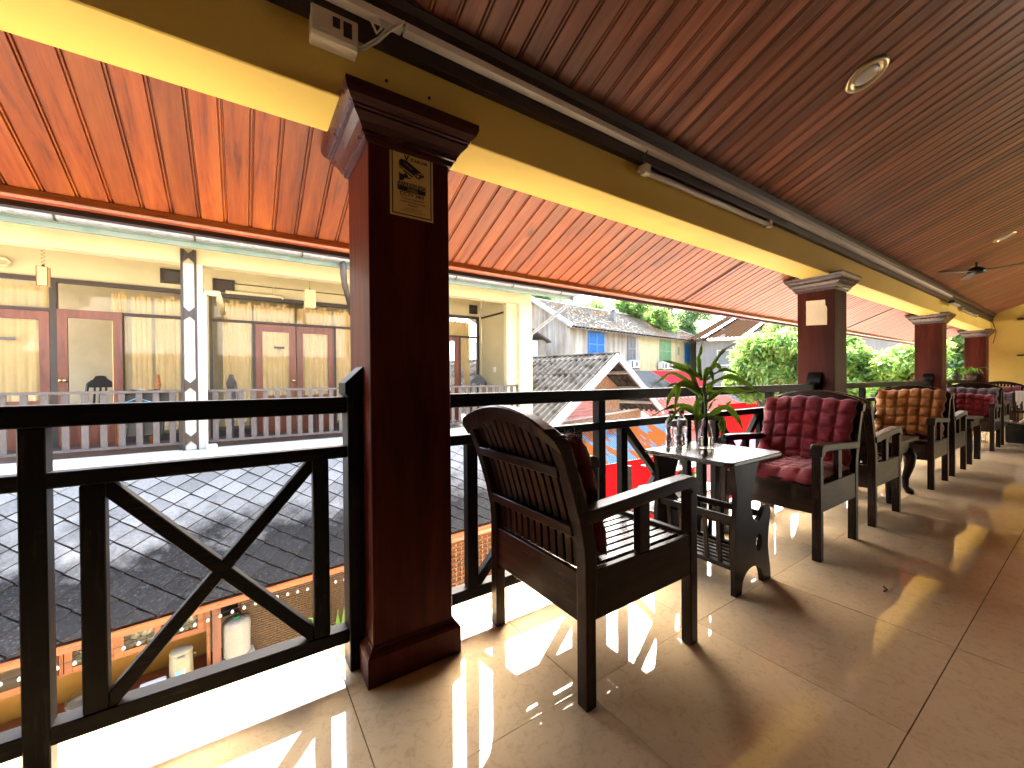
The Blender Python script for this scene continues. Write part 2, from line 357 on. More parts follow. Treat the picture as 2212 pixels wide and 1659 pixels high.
def tone(names, f):   # overall albedo of a finished material
    for nm in names.split():
        m = M[nm]; n = m.node_tree; b = n.nodes.get('Principled BSDF')
        l = b.inputs['Base Color'].links[0]; src = l.from_socket
        mm = node(n, 'ShaderNodeMix', data_type='RGBA', blend_type='MULTIPLY'); mm.inputs[0].default_value = 1
        n.links.new(src, mm.inputs[6]); mm.inputs[7].default_value = (f, f, f, 1); n.links.new(mm.outputs[2], b.inputs['Base Color'])
tone('cream cream2 white gutter fascia slat flag curtain reddoor brown oldwall yelwall bluewall greywall oldtile blues greens greys acw bwood tanwood thatch pinktin', .58)
tone('cement bluetin rusttin redtin greytin whitetin redtile redwall pinkc', .54)
tone('greytin', .42)
tone('slat', .5)
tone('rusttin', .45)
tone('whitetin', .35)
tone('greywall', .55)
tone('redtin redtile oldtile oldwall yelwall bwood', .75)
tone('greens greys blues', .8)
tone('slate orange mustard ceramic cloth cratey jug rattan trim soffit lampglass', .58)
tone('column capital', .42)
tone('ceiling', .62)
tone('cream cream2 white curtain', 1.25)
tone('redc darkred', .8)
tone('rail railz', .5)
tone('chx chy chz slatw tablew tabletop', .75)
tone('mango farleaf banana succ', .85)
# ------------------------------------------------------------------ mesh helpers
class MB:
    def __init__(s): s.v = []; s.f = []
    def add(s, vs, fs):
        o = len(s.v); s.v += [tuple(v) for v in vs]; s.f += [tuple(i+o for i in f) for f in fs]; return s
    def box(s, x0, x1, y0, y1, z0, z1):
        return s.add([(x0,y0,z0),(x1,y0,z0),(x1,y1,z0),(x0,y1,z0),(x0,y0,z1),(x1,y0,z1),(x1,y1,z1),(x0,y1,z1)],
                     [(0,3,2,1),(4,5,6,7),(0,1,5,4),(1,2,6,5),(2,3,7,6),(3,0,4,7)])
    def bar(s, p, q, w, h, up=(0,0,1)):
        p, q = Vector(p), Vector(q); d = (q-p).normalized(); up = Vector(up)
        a = d.cross(up)
        if a.length < 1e-4: a = d.cross(Vector((1,0,0)))
        a.normalize(); c = a.cross(d).normalized()
        vs = []
        for e in (p, q):
            for i, j in ((-1,-1),(1,-1),(1,1),(-1,1)): vs.append(e + a*(i*w/2) + c*(j*h/2))
        return s.add(vs, [(0,1,2,3),(7,6,5,4),(0,4,5,1),(1,5,6,2),(2,6,7,3),(3,7,4,0)])
    def prism(s, poly, axis, t0, t1):
        # poly: 2D points counter-clockwise in the plane of the other two axes
        n = len(poly); vs = []
        for t in (t0, t1):
            for a, b in poly:
                vs.append({'x': (t,a,b), 'y': (a,t,b), 'z': (a,b,t)}[axis])
        fs = [tuple(range(n))[::-1], tuple(range(n, 2*n))] + [(i, (i+1)%n, (i+1)%n+n, i+n) for i in range(n)]
        return s.add(vs, fs)
    def tube(s, pts, r, n=8, caps=True):
        pts = [Vector(p) for p in pts]; rs = r if isinstance(r, (list, tuple)) else [r]*len(pts)
        o = len(s.v); prev = None
        for i, p in enumerate(pts):
            d = (pts[min(i+1, len(pts)-1)] - pts[max(i-1, 0)]).normalized()
            if prev is None:
                a = d.cross(Vector((0,0,1)))
                if a.length < .01: a = d.cross(Vector((1,0,0)))
            else: a = prev - d*prev.dot(d)
            a.normalize(); prev = a; b = d.cross(a)
            for k in range(n):
                t = 2*math.pi*k/n; s.v.append(tuple(p + (a*math.cos(t)+b*math.sin(t))*rs[i]))
        for i in range(len(pts)-1):
            for k in range(n):
                s.f.append((o+i*n+k, o+i*n+(k+1)%n, o+(i+1)*n+(k+1)%n, o+(i+1)*n+k))
        if caps:
            s.f.append(tuple(o+k for k in range(n))[::-1]); s.f.append(tuple(o+(len(pts)-1)*n+k for k in range(n)))
        return s
    def lathe(s, prof, c=(0,0,0), n=24):
        o = len(s.v)
        for r, z in prof:
            for k in range(n):
                t = 2*math.pi*k/n; s.v.append((c[0]+r*math.cos(t), c[1]+r*math.sin(t), c[2]+z))
        for i in range(len(prof)-1):
            for k in range(n):
                s.f.append((o+i*n+k, o+i*n+(k+1)%n, o+(i+1)*n+(k+1)%n, o+(i+1)*n+k))
        s.f.append(tuple(o+k for k in range(n))[::-1]); s.f.append(tuple(o+(len(prof)-1)*n+k for k in range(n)))
        return s
    def quad(s, a, b, c, d): return s.add([a,b,c,d], [(0,1,2,3)])
    def mesh(s, name):
        me = bpy.data.meshes.new(name); me.from_pydata(s.v, [], s.f); me.validate()
        bm = bmesh.new(); bm.from_mesh(me); bmesh.ops.recalc_face_normals(bm, faces=bm.faces); bm.to_mesh(me); bm.free()
        return me
    def build(s, name, mat=None, parent=None, smooth=False, bevel=0, seg=1, loc=None, rot=None):
        me = s.mesh(name)
        if mat: me.materials.append(M[mat] if isinstance(mat, str) else mat)
        return link(name, me, parent, smooth, bevel, seg, loc, rot)
def link(name, me, parent=None, smooth=False, bevel=0, seg=1, loc=None, rot=None):
    o = bpy.data.objects.new(name, me); COL.objects.link(o)
    if smooth:
        for p in me.polygons: p.use_smooth = True
    if parent: o.parent = parent
    if loc is not None: o.location = loc
    if rot is not None: o.rotation_euler = rot
    if bevel:
        b = o.modifiers.new('bevel', 'BEVEL'); b.width = bevel; b.segments = seg; b.limit_method = 'ANGLE'; b.angle_limit = R(40)
    return o
def tag(o, label=None, cat=None, group=None, kind=None):
    if label: o['label'] = label
    if cat: o['category'] = cat
    if group: o['group'] = group
    if kind: o['kind'] = kind
    return o
def empty(name, loc=(0,0,0), rz=0, label=None, cat=None, group=None, kind=None):
    o = bpy.data.objects.new(name, None); COL.objects.link(o); o.location = loc; o.rotation_euler = (0,0,rz); o.empty_display_size = .1
    return tag(o, label, cat, group, kind)
def copy_tree(o, parent=None):
    c = o.copy(); COL.objects.link(c); c.parent = parent
    for ch in list(o.children): copy_tree(ch, c)
    return c
def box(*a): return MB().box(*a)

# ================================================================== OUR GALLERY
X0, X1, YB, YF = -4.0, 13.2, -3.7, 1.735     # gallery extent (left, right, back, floor edge)
fl = box(X0, X1, YB, YF, -.22, -.012).build('floor', 'grout'); tag(fl, 'polished beige tiled gallery floor', None, kind='structure')
del fl['label']
TS = .6655
tx0, ty0 = .29-7*TS, .333-6*TS
def tile_me(w, d):
    return MB().box(.0015, w-.0015, .0015, d-.0015, -.012, 0)
tm = tile_me(TS, TS).mesh('floor_tile'); tm.materials.append(M['tile'])
tm2 = tile_me(TS, YF-1.664).mesh('floor_tile'); tm2.materials.append(M['tile'])
tz = random.Random(3)
nx = int((X1-tx0)/TS)
for i in range(nx+1):
    for j in range(9):
        y = ty0+j*TS
        me = tm if j < 8 else tm2
        if tx0+i*TS+TS > X1+.35: continue
        link('floor_tile', me, fl, bevel=0, loc=(tx0+i*TS, y, tz.uniform(-.0006, .0004)), rot=(tz.uniform(-.0006,.0006), tz.uniform(-.0006,.0006), 0))
# slab face below the edge
s = box(X0, X1, YF-.02, YF+.03, -.26, -.02).build('floor_edge', 'white', fl)
w = box(X1, X1+.2, YB, 1.75, -.3, 4.6).build('end_wall', 'yellow'); tag(w, kind='structure')
w = box(X0-.2, X0, YB, 1.43, -.3, 4.6).build('near_end_wall', 'backwood'); tag(w, kind='structure')
w = box(X0, 2.4, YB-.2, YB, -.3, 4.6).build('back_wall', 'backwood'); tag(w, kind='structure')
w = MB().box(2.401, 9.4, YB-.2, YB, -.3, 4.6).box(9.4, X1, YB-.2, YB, 2.6, 4.6).build('back_wall', 'backwood'); tag(w, kind='structure')  # unseen wall kept dark to cut bounce; far opening added to admit daylight

# ceilings made of boards
SL = .418
def board(width, L, th=.014, g=1.0):
    # board running along +Y local, face down, bead and groove at one side
    w = width
    prof = [(0,.008),(.003*g,0),(w-.008-.014*g,0),(w-.008-.011*g,.010),(w-.008-.0075*g,.010),(w-.008-.005*g,.002),(w-.005-.003*g,.002),(w-.003-.002*g,.010),(w-.0006,.010),(w-.0006,th),(0,th)]
    n = len(prof); vs = [(x, 0, z) for x, z in prof] + [(x, L, z) for x, z in prof]
    fs = [tuple(range(n)), tuple(range(n, 2*n))[::-1]] + [(i, i+n, (i+1)%n+n, (i+1)%n) for i in range(n)]
    return MB().add(vs, fs)
ang = math.atan(SL)
BW = .0965
so = MB().add([(X0,1.66,2.073+.016+.004),(X1,1.66,2.093),(X1,2.36,2.093-SL*.70),(X0,2.36,2.093-SL*.70),(X0,1.66,2.13),(X1,1.66,2.13),(X1,2.36,2.13-SL*.70),(X0,2.36,2.13-SL*.70)],
     [(0,3,2,1),(4,5,6,7),(0,1,5,4),(1,2,6,5),(2,3,7,6),(3,0,4,7)]).build('eave_soffit', 'darktrim'); tag(so, kind='structure')
bme = board(BW, .665/math.cos(ang), g=.62).mesh('soffit_board'); bme.materials.append(M['soffit'])
brr = random.Random(11)
x = X0
while x < X1-.05:
    b = link('soffit_board', bme, so, loc=(x, 1.669, 2.072+brr.uniform(-.0012,.0012)), rot=(-ang, 0, 0)); x += BW
for jx in (3.55, 7.75, 11.6):
    MB().bar((jx,1.675,2.066),(jx,2.325,2.066-SL*.65),.014,.01,up=(0,0,1)).build('joint_strip', 'darktrim', so)
# eave trim
tr = MB().prism([(2.318,1.800),(2.318,1.772),(2.33,1.762),(2.348,1.757),(2.362,1.765),(2.37,1.785),(2.37,1.82)], 'x', X0, X1).build('eave_moulding', 'trim', None, smooth=False, bevel=.002); 
tag(tr, 'long orange varnished moulding along the lower edge of the soffit', 'moulding')
fa = box(X0, X1, 2.372, 2.41, 1.742, 1.87).build('fascia_board', 'darktrim'); tag(fa, 'dark rough fascia board behind the orange eave moulding', 'fascia')
rf = MB().prism([(2.44,1.835),(1.60,2.19),(1.42,2.42),(-2.05,2.42+SL*3.47),(-3.9,2.42+SL*1.6),(-3.9,2.47+SL*1.6),(-2.05,2.50+SL*3.47),(1.40,2.50),(2.44,1.862)], 'x', X0-.3, X1+.3).build('roof', 'ash'); tag(rf, kind='structure')
# inner ceiling
YC, ZC = 1.385, 2.362
LC = 3.35
ce = MB().add([(X0,YC+.01,ZC+.02),(X1,YC+.01,ZC+.02),(X1,YC-LC,ZC+.02+SL*LC),(X0,YC-LC,ZC+.02+SL*LC),(X0,YC+.01,ZC+.04),(X1,YC+.01,ZC+.04),(X1,YC-LC,ZC+.04+SL*LC),(X0,YC-LC,ZC+.04+SL*LC)],
     [(0,3,2,1),(4,5,6,7),(0,1,5,4),(1,2,6,5),(2,3,7,6),(3,0,4,7)]).build('ceiling', 'darktrim'); tag(ce, kind='structure')
bme2 = board(BW, LC/math.cos(ang)).mesh('ceiling_board'); bme2.materials.append(M['ceiling'])
x = X0+.03
while x < X1-.05:
    b = link('ceiling_board', bme2, ce); b.matrix_basis = Matrix.Translation((x+BW, YC, ZC+brr.uniform(-.0012,.0012))) @ Matrix.Rotation(math.pi, 4, 'Z') @ Matrix.Rotation(ang, 4, 'X')
    x += BW
# far half of the ceiling behind the camera
bc = MB().add([(X0,YC-LC,ZC+SL*LC),(X1,YC-LC,ZC+SL*LC),(X1,YB,ZC+SL*LC-SL*1.7),(X0,YB,ZC+SL*LC-SL*1.7)], [(0,1,2,3)]).build('ceiling_back_slope', 'ceiling'); tag(bc, kind='structure')
# beam
bm_ = box(X0, X1, 1.44, 1.668, 2.0, 2.30).build('roof_beam', 'yellow', bevel=.004); tag(bm_, 'long yellow painted beam running above the columns', 'beam')
bo = MB().prism([(1.40,2.21),(1.439,2.21),(1.439,2.36),(1.40,2.36)][::-1], 'x', X0, X1).build('cornice_board', 'darktrim', bevel=.003); tag(bo, 'dark cornice board between the yellow beam and the ceiling', 'board')
bt = MB().prism([(1.398,2.300),(1.398,2.352),(1.360,2.362),(1.352,2.350),(1.372,2.332),(1.380,2.300)], 'x', X0, X1).build('ceiling_moulding', 'darktrim'); tag(bt, 'thin dark moulding where the sloping ceiling meets the cornice', 'moulding')
for a, b_, lb in ((-3.5, .478, 'pale cable trunking left of the loose cables above the first column'), (.486, 9.04, 'long pale cable trunking running from the loose cables along the cornice')):
    t = box(a, b_, 1.362, 1.3985, 2.262, 2.292).build('cable_trunking', 'pvc', bevel=.002); tag(t, lb, 'trunking', 'cable trunking along the cornice')

# columns
def column(x, label):
    r = empty('column', (x, 1.43, 0), 0, label, 'column', 'mahogany columns along the gallery')
    W, D = .302, .30
    box(0, W, 0, D, 0, 1.99).build('shaft', 'column', r, bevel=.003)
    # base with chamfered top
    e = .022
    q = MB()
    lv = [(e+.002, 0), (e+.002, .098), (e-.004, .108), (.006, .120), (.004, .128)]
    for k in range(len(lv)-1):
        (e0, z0), (e1, z1) = lv[k], lv[k+1]
        q.add([(-e0,-e0,z0),(W+e0,-e0,z0),(W+e0,D+e0,z0),(-e0,D+e0,z0),(-e1,-e1,z1),(W+e1,-e1,z1),(W+e1,D+e1,z1),(-e1,D+e1,z1)], [(0,1,5,4),(1,2,6,5),(2,3,7,6),(3,0,4,7)])
    q.build('base', 'column', r)
    q = MB()
    prof = [(.002,1.872),(.010,1.874),(.014,1.884),(.014,1.890),(.022,1.893),(.026,1.905),(.036,1.922),(.050,1.936),(.056,1.942),(.056,1.950),(.062,1.953),(.062,1.960),(.070,1.966),(.080,1.978),(.086,1.992),(.088,2.000),(.088,2.018)]
    for k in range(len(prof)-1):
        (e0, z0), (e1, z1) = prof[k], prof[k+1]
        q.add([(-e0,-e0,z0),(W+e0,-e0,z0),(W+e0,D+e0,z0),(-e0,D+e0,z0),(-e1,-e1,z1),(W+e1,-e1,z1),(W+e1,D+e1,z1),(-e1,D+e1,z1)], [(0,1,5,4),(1,2,6,5),(2,3,7,6),(3,0,4,7)])
    e = .088
    q.add([(-e,-e,2.018),(W+e,-e,2.018),(W+e,D+e,2.018),(-e,D+e,2.018)], [(0,1,2,3)])
    q.build('capital', 'capital', r)
    return r
CX = [.371, 4.556, 8.775, 12.60]
column(CX[0], 'nearest dark wooden column carrying the yellow camera warning sticker')
column(CX[1], 'second wooden column with a blank paper note taped to it')
column(CX[2], 'third wooden column behind the chair with the ochre cushion')
column(CX[3], 'farthest wooden column standing against the yellow end wall')
column(-3.83, 'wooden column left of the nearest railing bay')

# railing
RY0, RY1 = 1.55, 1.596
def railing(label, x0, x1, posts, bals, braces, capx=None, cap_dir=1):
    r = empty('balcony_railing', (x0, RY0, 0), 0, label, 'railing', 'dark timber railings between the columns')
    def P(mb, name, mat, b=.003): return mb.build(name, mat, r, bevel=b)
    dx, dy = -x0, -RY0
    def bx(a,b,c,d,e,f): return box(a+dx,b+dx,c+dy,d+dy,e,f)
    P(bx(x0, x1, RY0-.006, RY1+.014, .937, .995), 'top_rail', 'rail')
    P(bx(x0, x1, RY0, RY1, .775, .817), 'middle_rail', 'rail')
    P(bx(x0, x1, RY0, RY1+.012, .098, .148), 'bottom_rail', 'rail')
    for px in posts: P(bx(px-.0255, px+.0255, RY0-.003, RY1+.003, 0, .9365), 'post', 'railz')
    for px in bals: P(bx(px-.0255, px+.0255, RY0+.002, RY1-.002, .1485, .7745), 'baluster', 'railz')
    for a, b_ in braces:
        for k, (z0, z1) in enumerate(((.765,.160),(.160,.765))):
            yo = .0005*k
            q = MB(); h = .030
            # parallelogram brace between two balusters
            q.prism([(a+dx, z0-h), (b_+dx, z1-h), (b_+dx, z1+h), (a+dx, z0+h)], 'y', .004+yo, RY1-RY0-.004-yo)
            zt, zb = .775, .1485
            q2 = MB()
            # clip to the rails
            me = q.mesh('brace'); bmq = bmesh.new(); bmq.from_mesh(me)
            for co, no in (((0,0,zt),(0,0,1)), ((0,0,zb),(0,0,-1))):
                g = bmesh.ops.bisect_plane(bmq, geom=bmq.verts[:]+bmq.edges[:]+bmq.faces[:], plane_co=co, plane_no=no, clear_outer=True)
                ed = [e for e in bmq.edges if e.is_boundary]
                if ed: bmesh.ops.holes_fill(bmq, edges=ed)
            bmq.to_mesh(me); bmq.free(); me.materials.append(M['rail'])
            link('brace', me, r, bevel=.003)
    if capx is not None:
        po = P(bx(capx, capx+.0545, RY0-.02, RY1+.03, 0, 1.0), 'end_post', 'railz')
        q = MB(); a = capx+dx
        pr = [(a-.0, .998), (a-.009, 1.008), (a-.009, 1.046), (a+.054, 1.106), (a+.054, .998)]
        q.prism([(u, v) for u, v in pr][::-1], 'y', -.03, RY1-RY0+.04)
        q.build('post_cap', 'railz', po, bevel=.002)
    return r
railing('nearest crossed railing bay in the left foreground', -1.5, .316, [-.45,-1.46], [-.3415,.2295,-.56,-1.13], [(-.315,.203),(-1.105,-.585)], .316)
railing('crossed railing bay behind the first two chairs and the magazine table', .673, 4.50, [1.632,2.62,3.61], [.834,1.462,1.817,2.45,2.79,3.44,3.78,4.33],
        [(.86,1.436),(1.843,2.424),(2.816,3.414),(3.806,4.304)], 4.50)
railing('railing bay behind the chair with the ochre cushion', 4.858, 8.72, [5.82,6.80,7.78], [5.02,5.65,5.99,6.63,6.97,7.61,7.95,8.56], [(5.05,5.62),(6.02,6.60),(7.0,7.58),(7.98,8.53)], 8.72)
railing('farthest railing bay before the yellow end wall', 9.077, 12.545, [10.2,11.3], [9.25,10.03,10.37,11.13,11.47,12.3], [(9.28,10.0),(10.4,11.1),(11.5,12.27)], 12.545)

# sticker on the first column
def text_mesh(body, size, name, mat, parent, loc, rot, sx=1, align='CENTER', bold=0):
    cu = bpy.data.curves.new(name, 'FONT'); cu.body = body; cu.size = size; cu.align_x = align; cu.align_y = 'CENTER'; cu.offset = bold; cu.resolution_u = 3
    to = bpy.data.objects.new(name, cu); COL.objects.link(to)
    dg = bpy.context.evaluated_depsgraph_get(); me = bpy.data.meshes.new_from_object(to.evaluated_get(dg))
    bpy.data.objects.remove(to)
    me.materials.clear(); me.materials.append(M[mat])
    o = link(name, me, parent, loc=loc, rot=rot); o.scale = (sx, 1, 1)
    return o
st = empty('warning_sticker', (.527, 1.4285, 1.766), 0, 'yellow camera warning sticker on the nearest column', 'sticker')
SW, SH = .163, .242
MB().add([(-SW/2,0,-SH/2),(SW/2,0,-SH/2),(SW/2,0,SH/2),(-SW/2,0,SH/2),(-SW/2,.0008,-SH/2),(SW/2,.0008,-SH/2),(SW/2,.0008,SH/2),(-SW/2,.0008,SH/2)],
         [(0,1,2,3),(7,6,5,4),(0,4,5,1),(1,5,6,2),(2,6,7,3),(3,7,4,0)]).build('sheet', 'stickery', st)
def frame2(w, h, t, y, parent, mat='ink', name='border'):
    q = MB()
    for a,b_,c,d in ((-w/2,w/2,h/2-t,h/2),(-w/2,w/2,-h/2,-h/2+t),(-w/2,-w/2+t,-h/2+t,h/2-t),(w/2-t,w/2,-h/2+t,h/2-t)):
        q.quad((a,y,c),(b_,y,c),(b_,y,d),(a,y,d))
    return q.build(name, mat, parent)
frame2(SW-.014, SH-.014, .0042, -.0006, st)
def poly(pts, y, parent, name, mat='ink'):
    return MB().add([(a, y, b_) for a, b_ in pts], [tuple(range(len(pts)))]).build(name, mat, parent)
poly([(-.048,.062),(-.048,.078),(-.040,.085),(-.020,.084),(.028,.058),(.040,.052),(.020,.048),(.008,.036)], -.0006, st, 'camera_picture')
poly([(-.048,.059),(-.036,.053),(-.036,.048),(-.048,.054)], -.0006, st, 'camera_picture')
poly([(-.034,.050),(.004,.033),(.002,.028),(-.033,.044)], -.0006, st, 'camera_picture')
poly([(.010,.035),(.020,.047),(.036,.046),(.040,.043),(.030,.028),(.016,.030)], -.0006, st, 'camera_picture')
poly([(.036,.050),(.048,.044),(.040,.034)], -.0006, st, 'camera_picture')
poly([(.018,.034),(.019,.042),(.028,.042),(.027,.034)], -.0010, st, 'camera_lens', 'stickery')
poly([(-.028,.038),(-.018,.034),(-.014,.024),(-.005,.026),(-.006,.020),(-.026,.020),(-.036,.008),(-.048,.006),(-.048,.036),(-.044,.033),(-.030,.030)], -.0006, st, 'camera_bracket')
poly([(-.052,.004),(.048,.004),(.052,.000),(.052,-.024),(.048,-.028),(-.050,-.028),(-.054,-.024),(-.054,.000)], -.0006, st, 'word_panel')
FR = (R(90), 0, 0)
text_mesh('V', .026, 'lettering', 'ink', st, (-.020, -.0008, .092), FR, 1.1, bold=.0012)
text_mesh('STARCAM', .0145, 'lettering', 'ink', st, (.026, -.0008, .090), FR, 1.0, bold=.0006)
text_mesh('STARCAM', .0080, 'lettering', 'stickery', st, (-.014, -.0011, .064), (R(90), R(28), 0), .95)
text_mesh('WARNING', .0215, 'lettering', 'stickery', st, (-.001, -.0012, -.006), FR, .98)
text_mesh('คำเตือน', .014, 'lettering', 'stickery', st, (.002, -.0012, -.021), FR, .9)
text_mesh('CCTV 24H', .0200, 'lettering', 'ink', st, (-.001, -.0008, -.038), FR, .98, bold=.0006)
text_mesh('You have entered the\nmonitoring area, pls pay\nattention!', .0110, 'lettering', 'ink', st, (.002, -.0008, -.064), FR, .9, bold=.0002)
text_mesh('คุณได้เข้าสู่พื้นที่เฝ้าระวัง\nโปรดระมัดระวังการกระทำของท่าน', .0095, 'lettering', 'ink', st, (.002, -.0008, -.094), FR, .75)

# paper note on the second column (on its -X face)
q = MB(); NU, NV = 8, 10
g = [[None]*(NV+1) for _ in range(NU+1)]
for i in range(NU+1):
    for j in range(NV+1):
        y = 1.655 - .168*i/NU; z = 1.548 + .235*j/NV + .012*(1-i/NU)
        xx = 4.5545 - .0035*abs(math.sin(i*1.3+j*.9)) - (.012*((i/NU)*(j/NV))**6)
        if i == NU and j >= NV-2: y += .012
        g[i][j] = (xx, y, z)
for i in range(NU):
    for j in range(NV): q.quad(g[i][j], g[i+1][j], g[i+1][j+1], g[i][j+1])
pn = q.build('paper_note', 'paper', smooth=False); tag(pn, 'crumpled blank paper note taped to the second column', 'paper note')

# switch box and cables
sb = empty('switch_box', (.263, 1.44, 2.178), 0, 'cream socket and switch box fixed on the beam near the first column', 'switch box')
MB().prism([(-.005,-.048),(-.048,-.044),(-.055,-.030),(-.055,.050),(-.042,.053),(-.042,.0305),(-.0005,.0305)], 'x', -.070, .070).build('housing', 'plastic', sb, bevel=.003)
box(-.044, -.016, -.058, -.0545, -.018, .036).build('switch', 'plastic', sb, bevel=.001)
box(-.008, .014, -.0575, -.0545, .002, .034).build('socket', 'black', sb)
box(.024, .050, -.0575, -.0545, -.014, .034).build('blank_module', 'black', sb)
for k, (zz, dd) in enumerate(((.0, .0), (.012, .008))):
    pts = [(.335, 1.43, 2.165+zz), (.36, 1.405, 2.17+zz), (.40, 1.385, 2.20+zz), (.43, 1.37, 2.235+zz*1.5), (.462, 1.36, 2.262+zz), (.482, 1.365, 2.29)]
    t = MB().tube(pts, .004, 6).build('cable', 'pvc', smooth=True)
    tag(t, ['lower loose white cable looping from the switch box to the trunking', 'upper loose white cable looping from the switch box to the trunking'][k], 'cable', 'cables at the switch box')
t = MB().tube([(.37,1.395,2.34),(.372,1.38,2.30),(.375,1.38,2.25),(.39,1.375,2.215),(.405,1.37,2.235),(.40,1.37,2.265)], .0045, 6).build('cable', 'pvc', smooth=True)
tag(t, 'white cable dropping from the ceiling in a small loop beside the trunking', 'cable', 'cables at the switch box')
for xx, zz in ((.44, 2.115), (.60, 2.115)):
    t = MB().lathe([(.004,0),(.006,.004),(.004,.008)], n=10).build('screw_hook', 'black', rot=(R(90),0,0), loc=(xx,1.44,zz)); tag(t, ['small black screw in the beam above the left side of the first column', 'small black screw in the beam above the right side of the first column'][xx > .5], 'screw')
# tube light fixtures
def tube_light(x0, x1, label):
    r = empty('tube_light', (x0, 1.42, 2.175), 0, label, 'tube light', 'unlit fluorescent battens on the beam')
    L = x1-x0
    box(0, L, -.001, .018, -.005, .028).build('batten', 'plastic', r, bevel=.003)
    for a in (0, L-.045): box(a, a+.045, -.044, .0, -.030, .024).build('end_holder', 'plastic', r, bevel=.005)
    MB().tube([(.045,-.024,-.008),(L-.045,-.024,-.008)], .0135, 12).build('tube', 'lampglass', r, smooth=True)
    return r
tl = tube_light(1.79, 3.22, 'unlit fluorescent tube light on the beam between the first two columns')
tube_light(9.95, 11.3, 'unlit fluorescent tube light on the beam beyond the third column')
t = MB().tube([(1.80,1.40,2.20),(1.782,1.385,2.225),(1.79,1.37,2.25),(1.80,1.375,2.262)], .0035, 6).build('cable', 'black', smooth=True); tag(t, 'short dark cable from the tube light up to the trunking', 'cable')
# downlights
def downlight(x, y, label):
    r = empty('downlight', (x, y, ZC+SL*(YC-y)-.002), 0, label, 'downlight', 'recessed ceiling lights'); r.rotation_euler = (-ang, 0, 0)
    MB().lathe([(.062,.004),(.092,.004),(.096,.0),(.094,-.006),(.080,-.010),(.066,-.008),(.062,.0)], n=28).build('rim', 'metal', r, smooth=True)
    MB().lathe([(.001,-.012),(.030,-.011),(.050,-.006),(.058,.002)], n=24).build('bulb', 'lampglass', r, smooth=True)
    return r
downlight(2.74, .722, 'nearer round brass recessed light in the sloping board ceiling')
downlight(7.29, .692, 'farther round recessed light in the sloping board ceiling')
# ceiling fan
cf = empty('ceiling_fan', (7.9, .98, 2.44), 0, 'dark ceiling fan with thin blades hanging under the far ceiling', 'ceiling fan')
MB().tube([(0,0,0),(0,0,.09)], .012, 8).build('rod', 'black', cf)
MB().lathe([(.01,-.07),(.07,-.06),(.09,-.03),(.08,0),(.03,.03)], n=20).build('motor', 'black', cf, smooth=True)
for k in range(3):
    a = R(20+120*k); d = Vector((math.cos(a), math.sin(a), 0))
    MB().bar(d*.08+Vector((0,0,-.03)), d*.5+Vector((0,0,-.03)), .09, .006).build('blade', 'black', cf)
# shelves on end wall
for k, (z, lb) in enumerate(((2.19, 'upper thin dark shelf on the yellow end wall'), (1.46, 'lower thin dark shelf on the yellow end wall'))):
    t = box(12.98, 13.199, .45, 1.07, z, z+.03).build('wall_shelf', 'darktrim'); tag(t, lb, 'shelf', 'shelves on the end wall')
# conduit down the end wall, junction bits at third column
t = MB().tube([(12.6,1.42,2.22),(13.1,1.40,2.19),(13.17,1.36,2.0),(13.18,1.40,1.75)], .006, 6).build('cable', 'black', smooth=True); tag(t, 'dark cable sagging in the corner of the yellow end wall', 'cable')
t = box(8.75, 9.35, 1.30, 1.36, 2.15, 2.19).build('cable_bracket', 'black', bevel=.005); tag(t, 'black bracket sticking out above the third column', 'bracket')

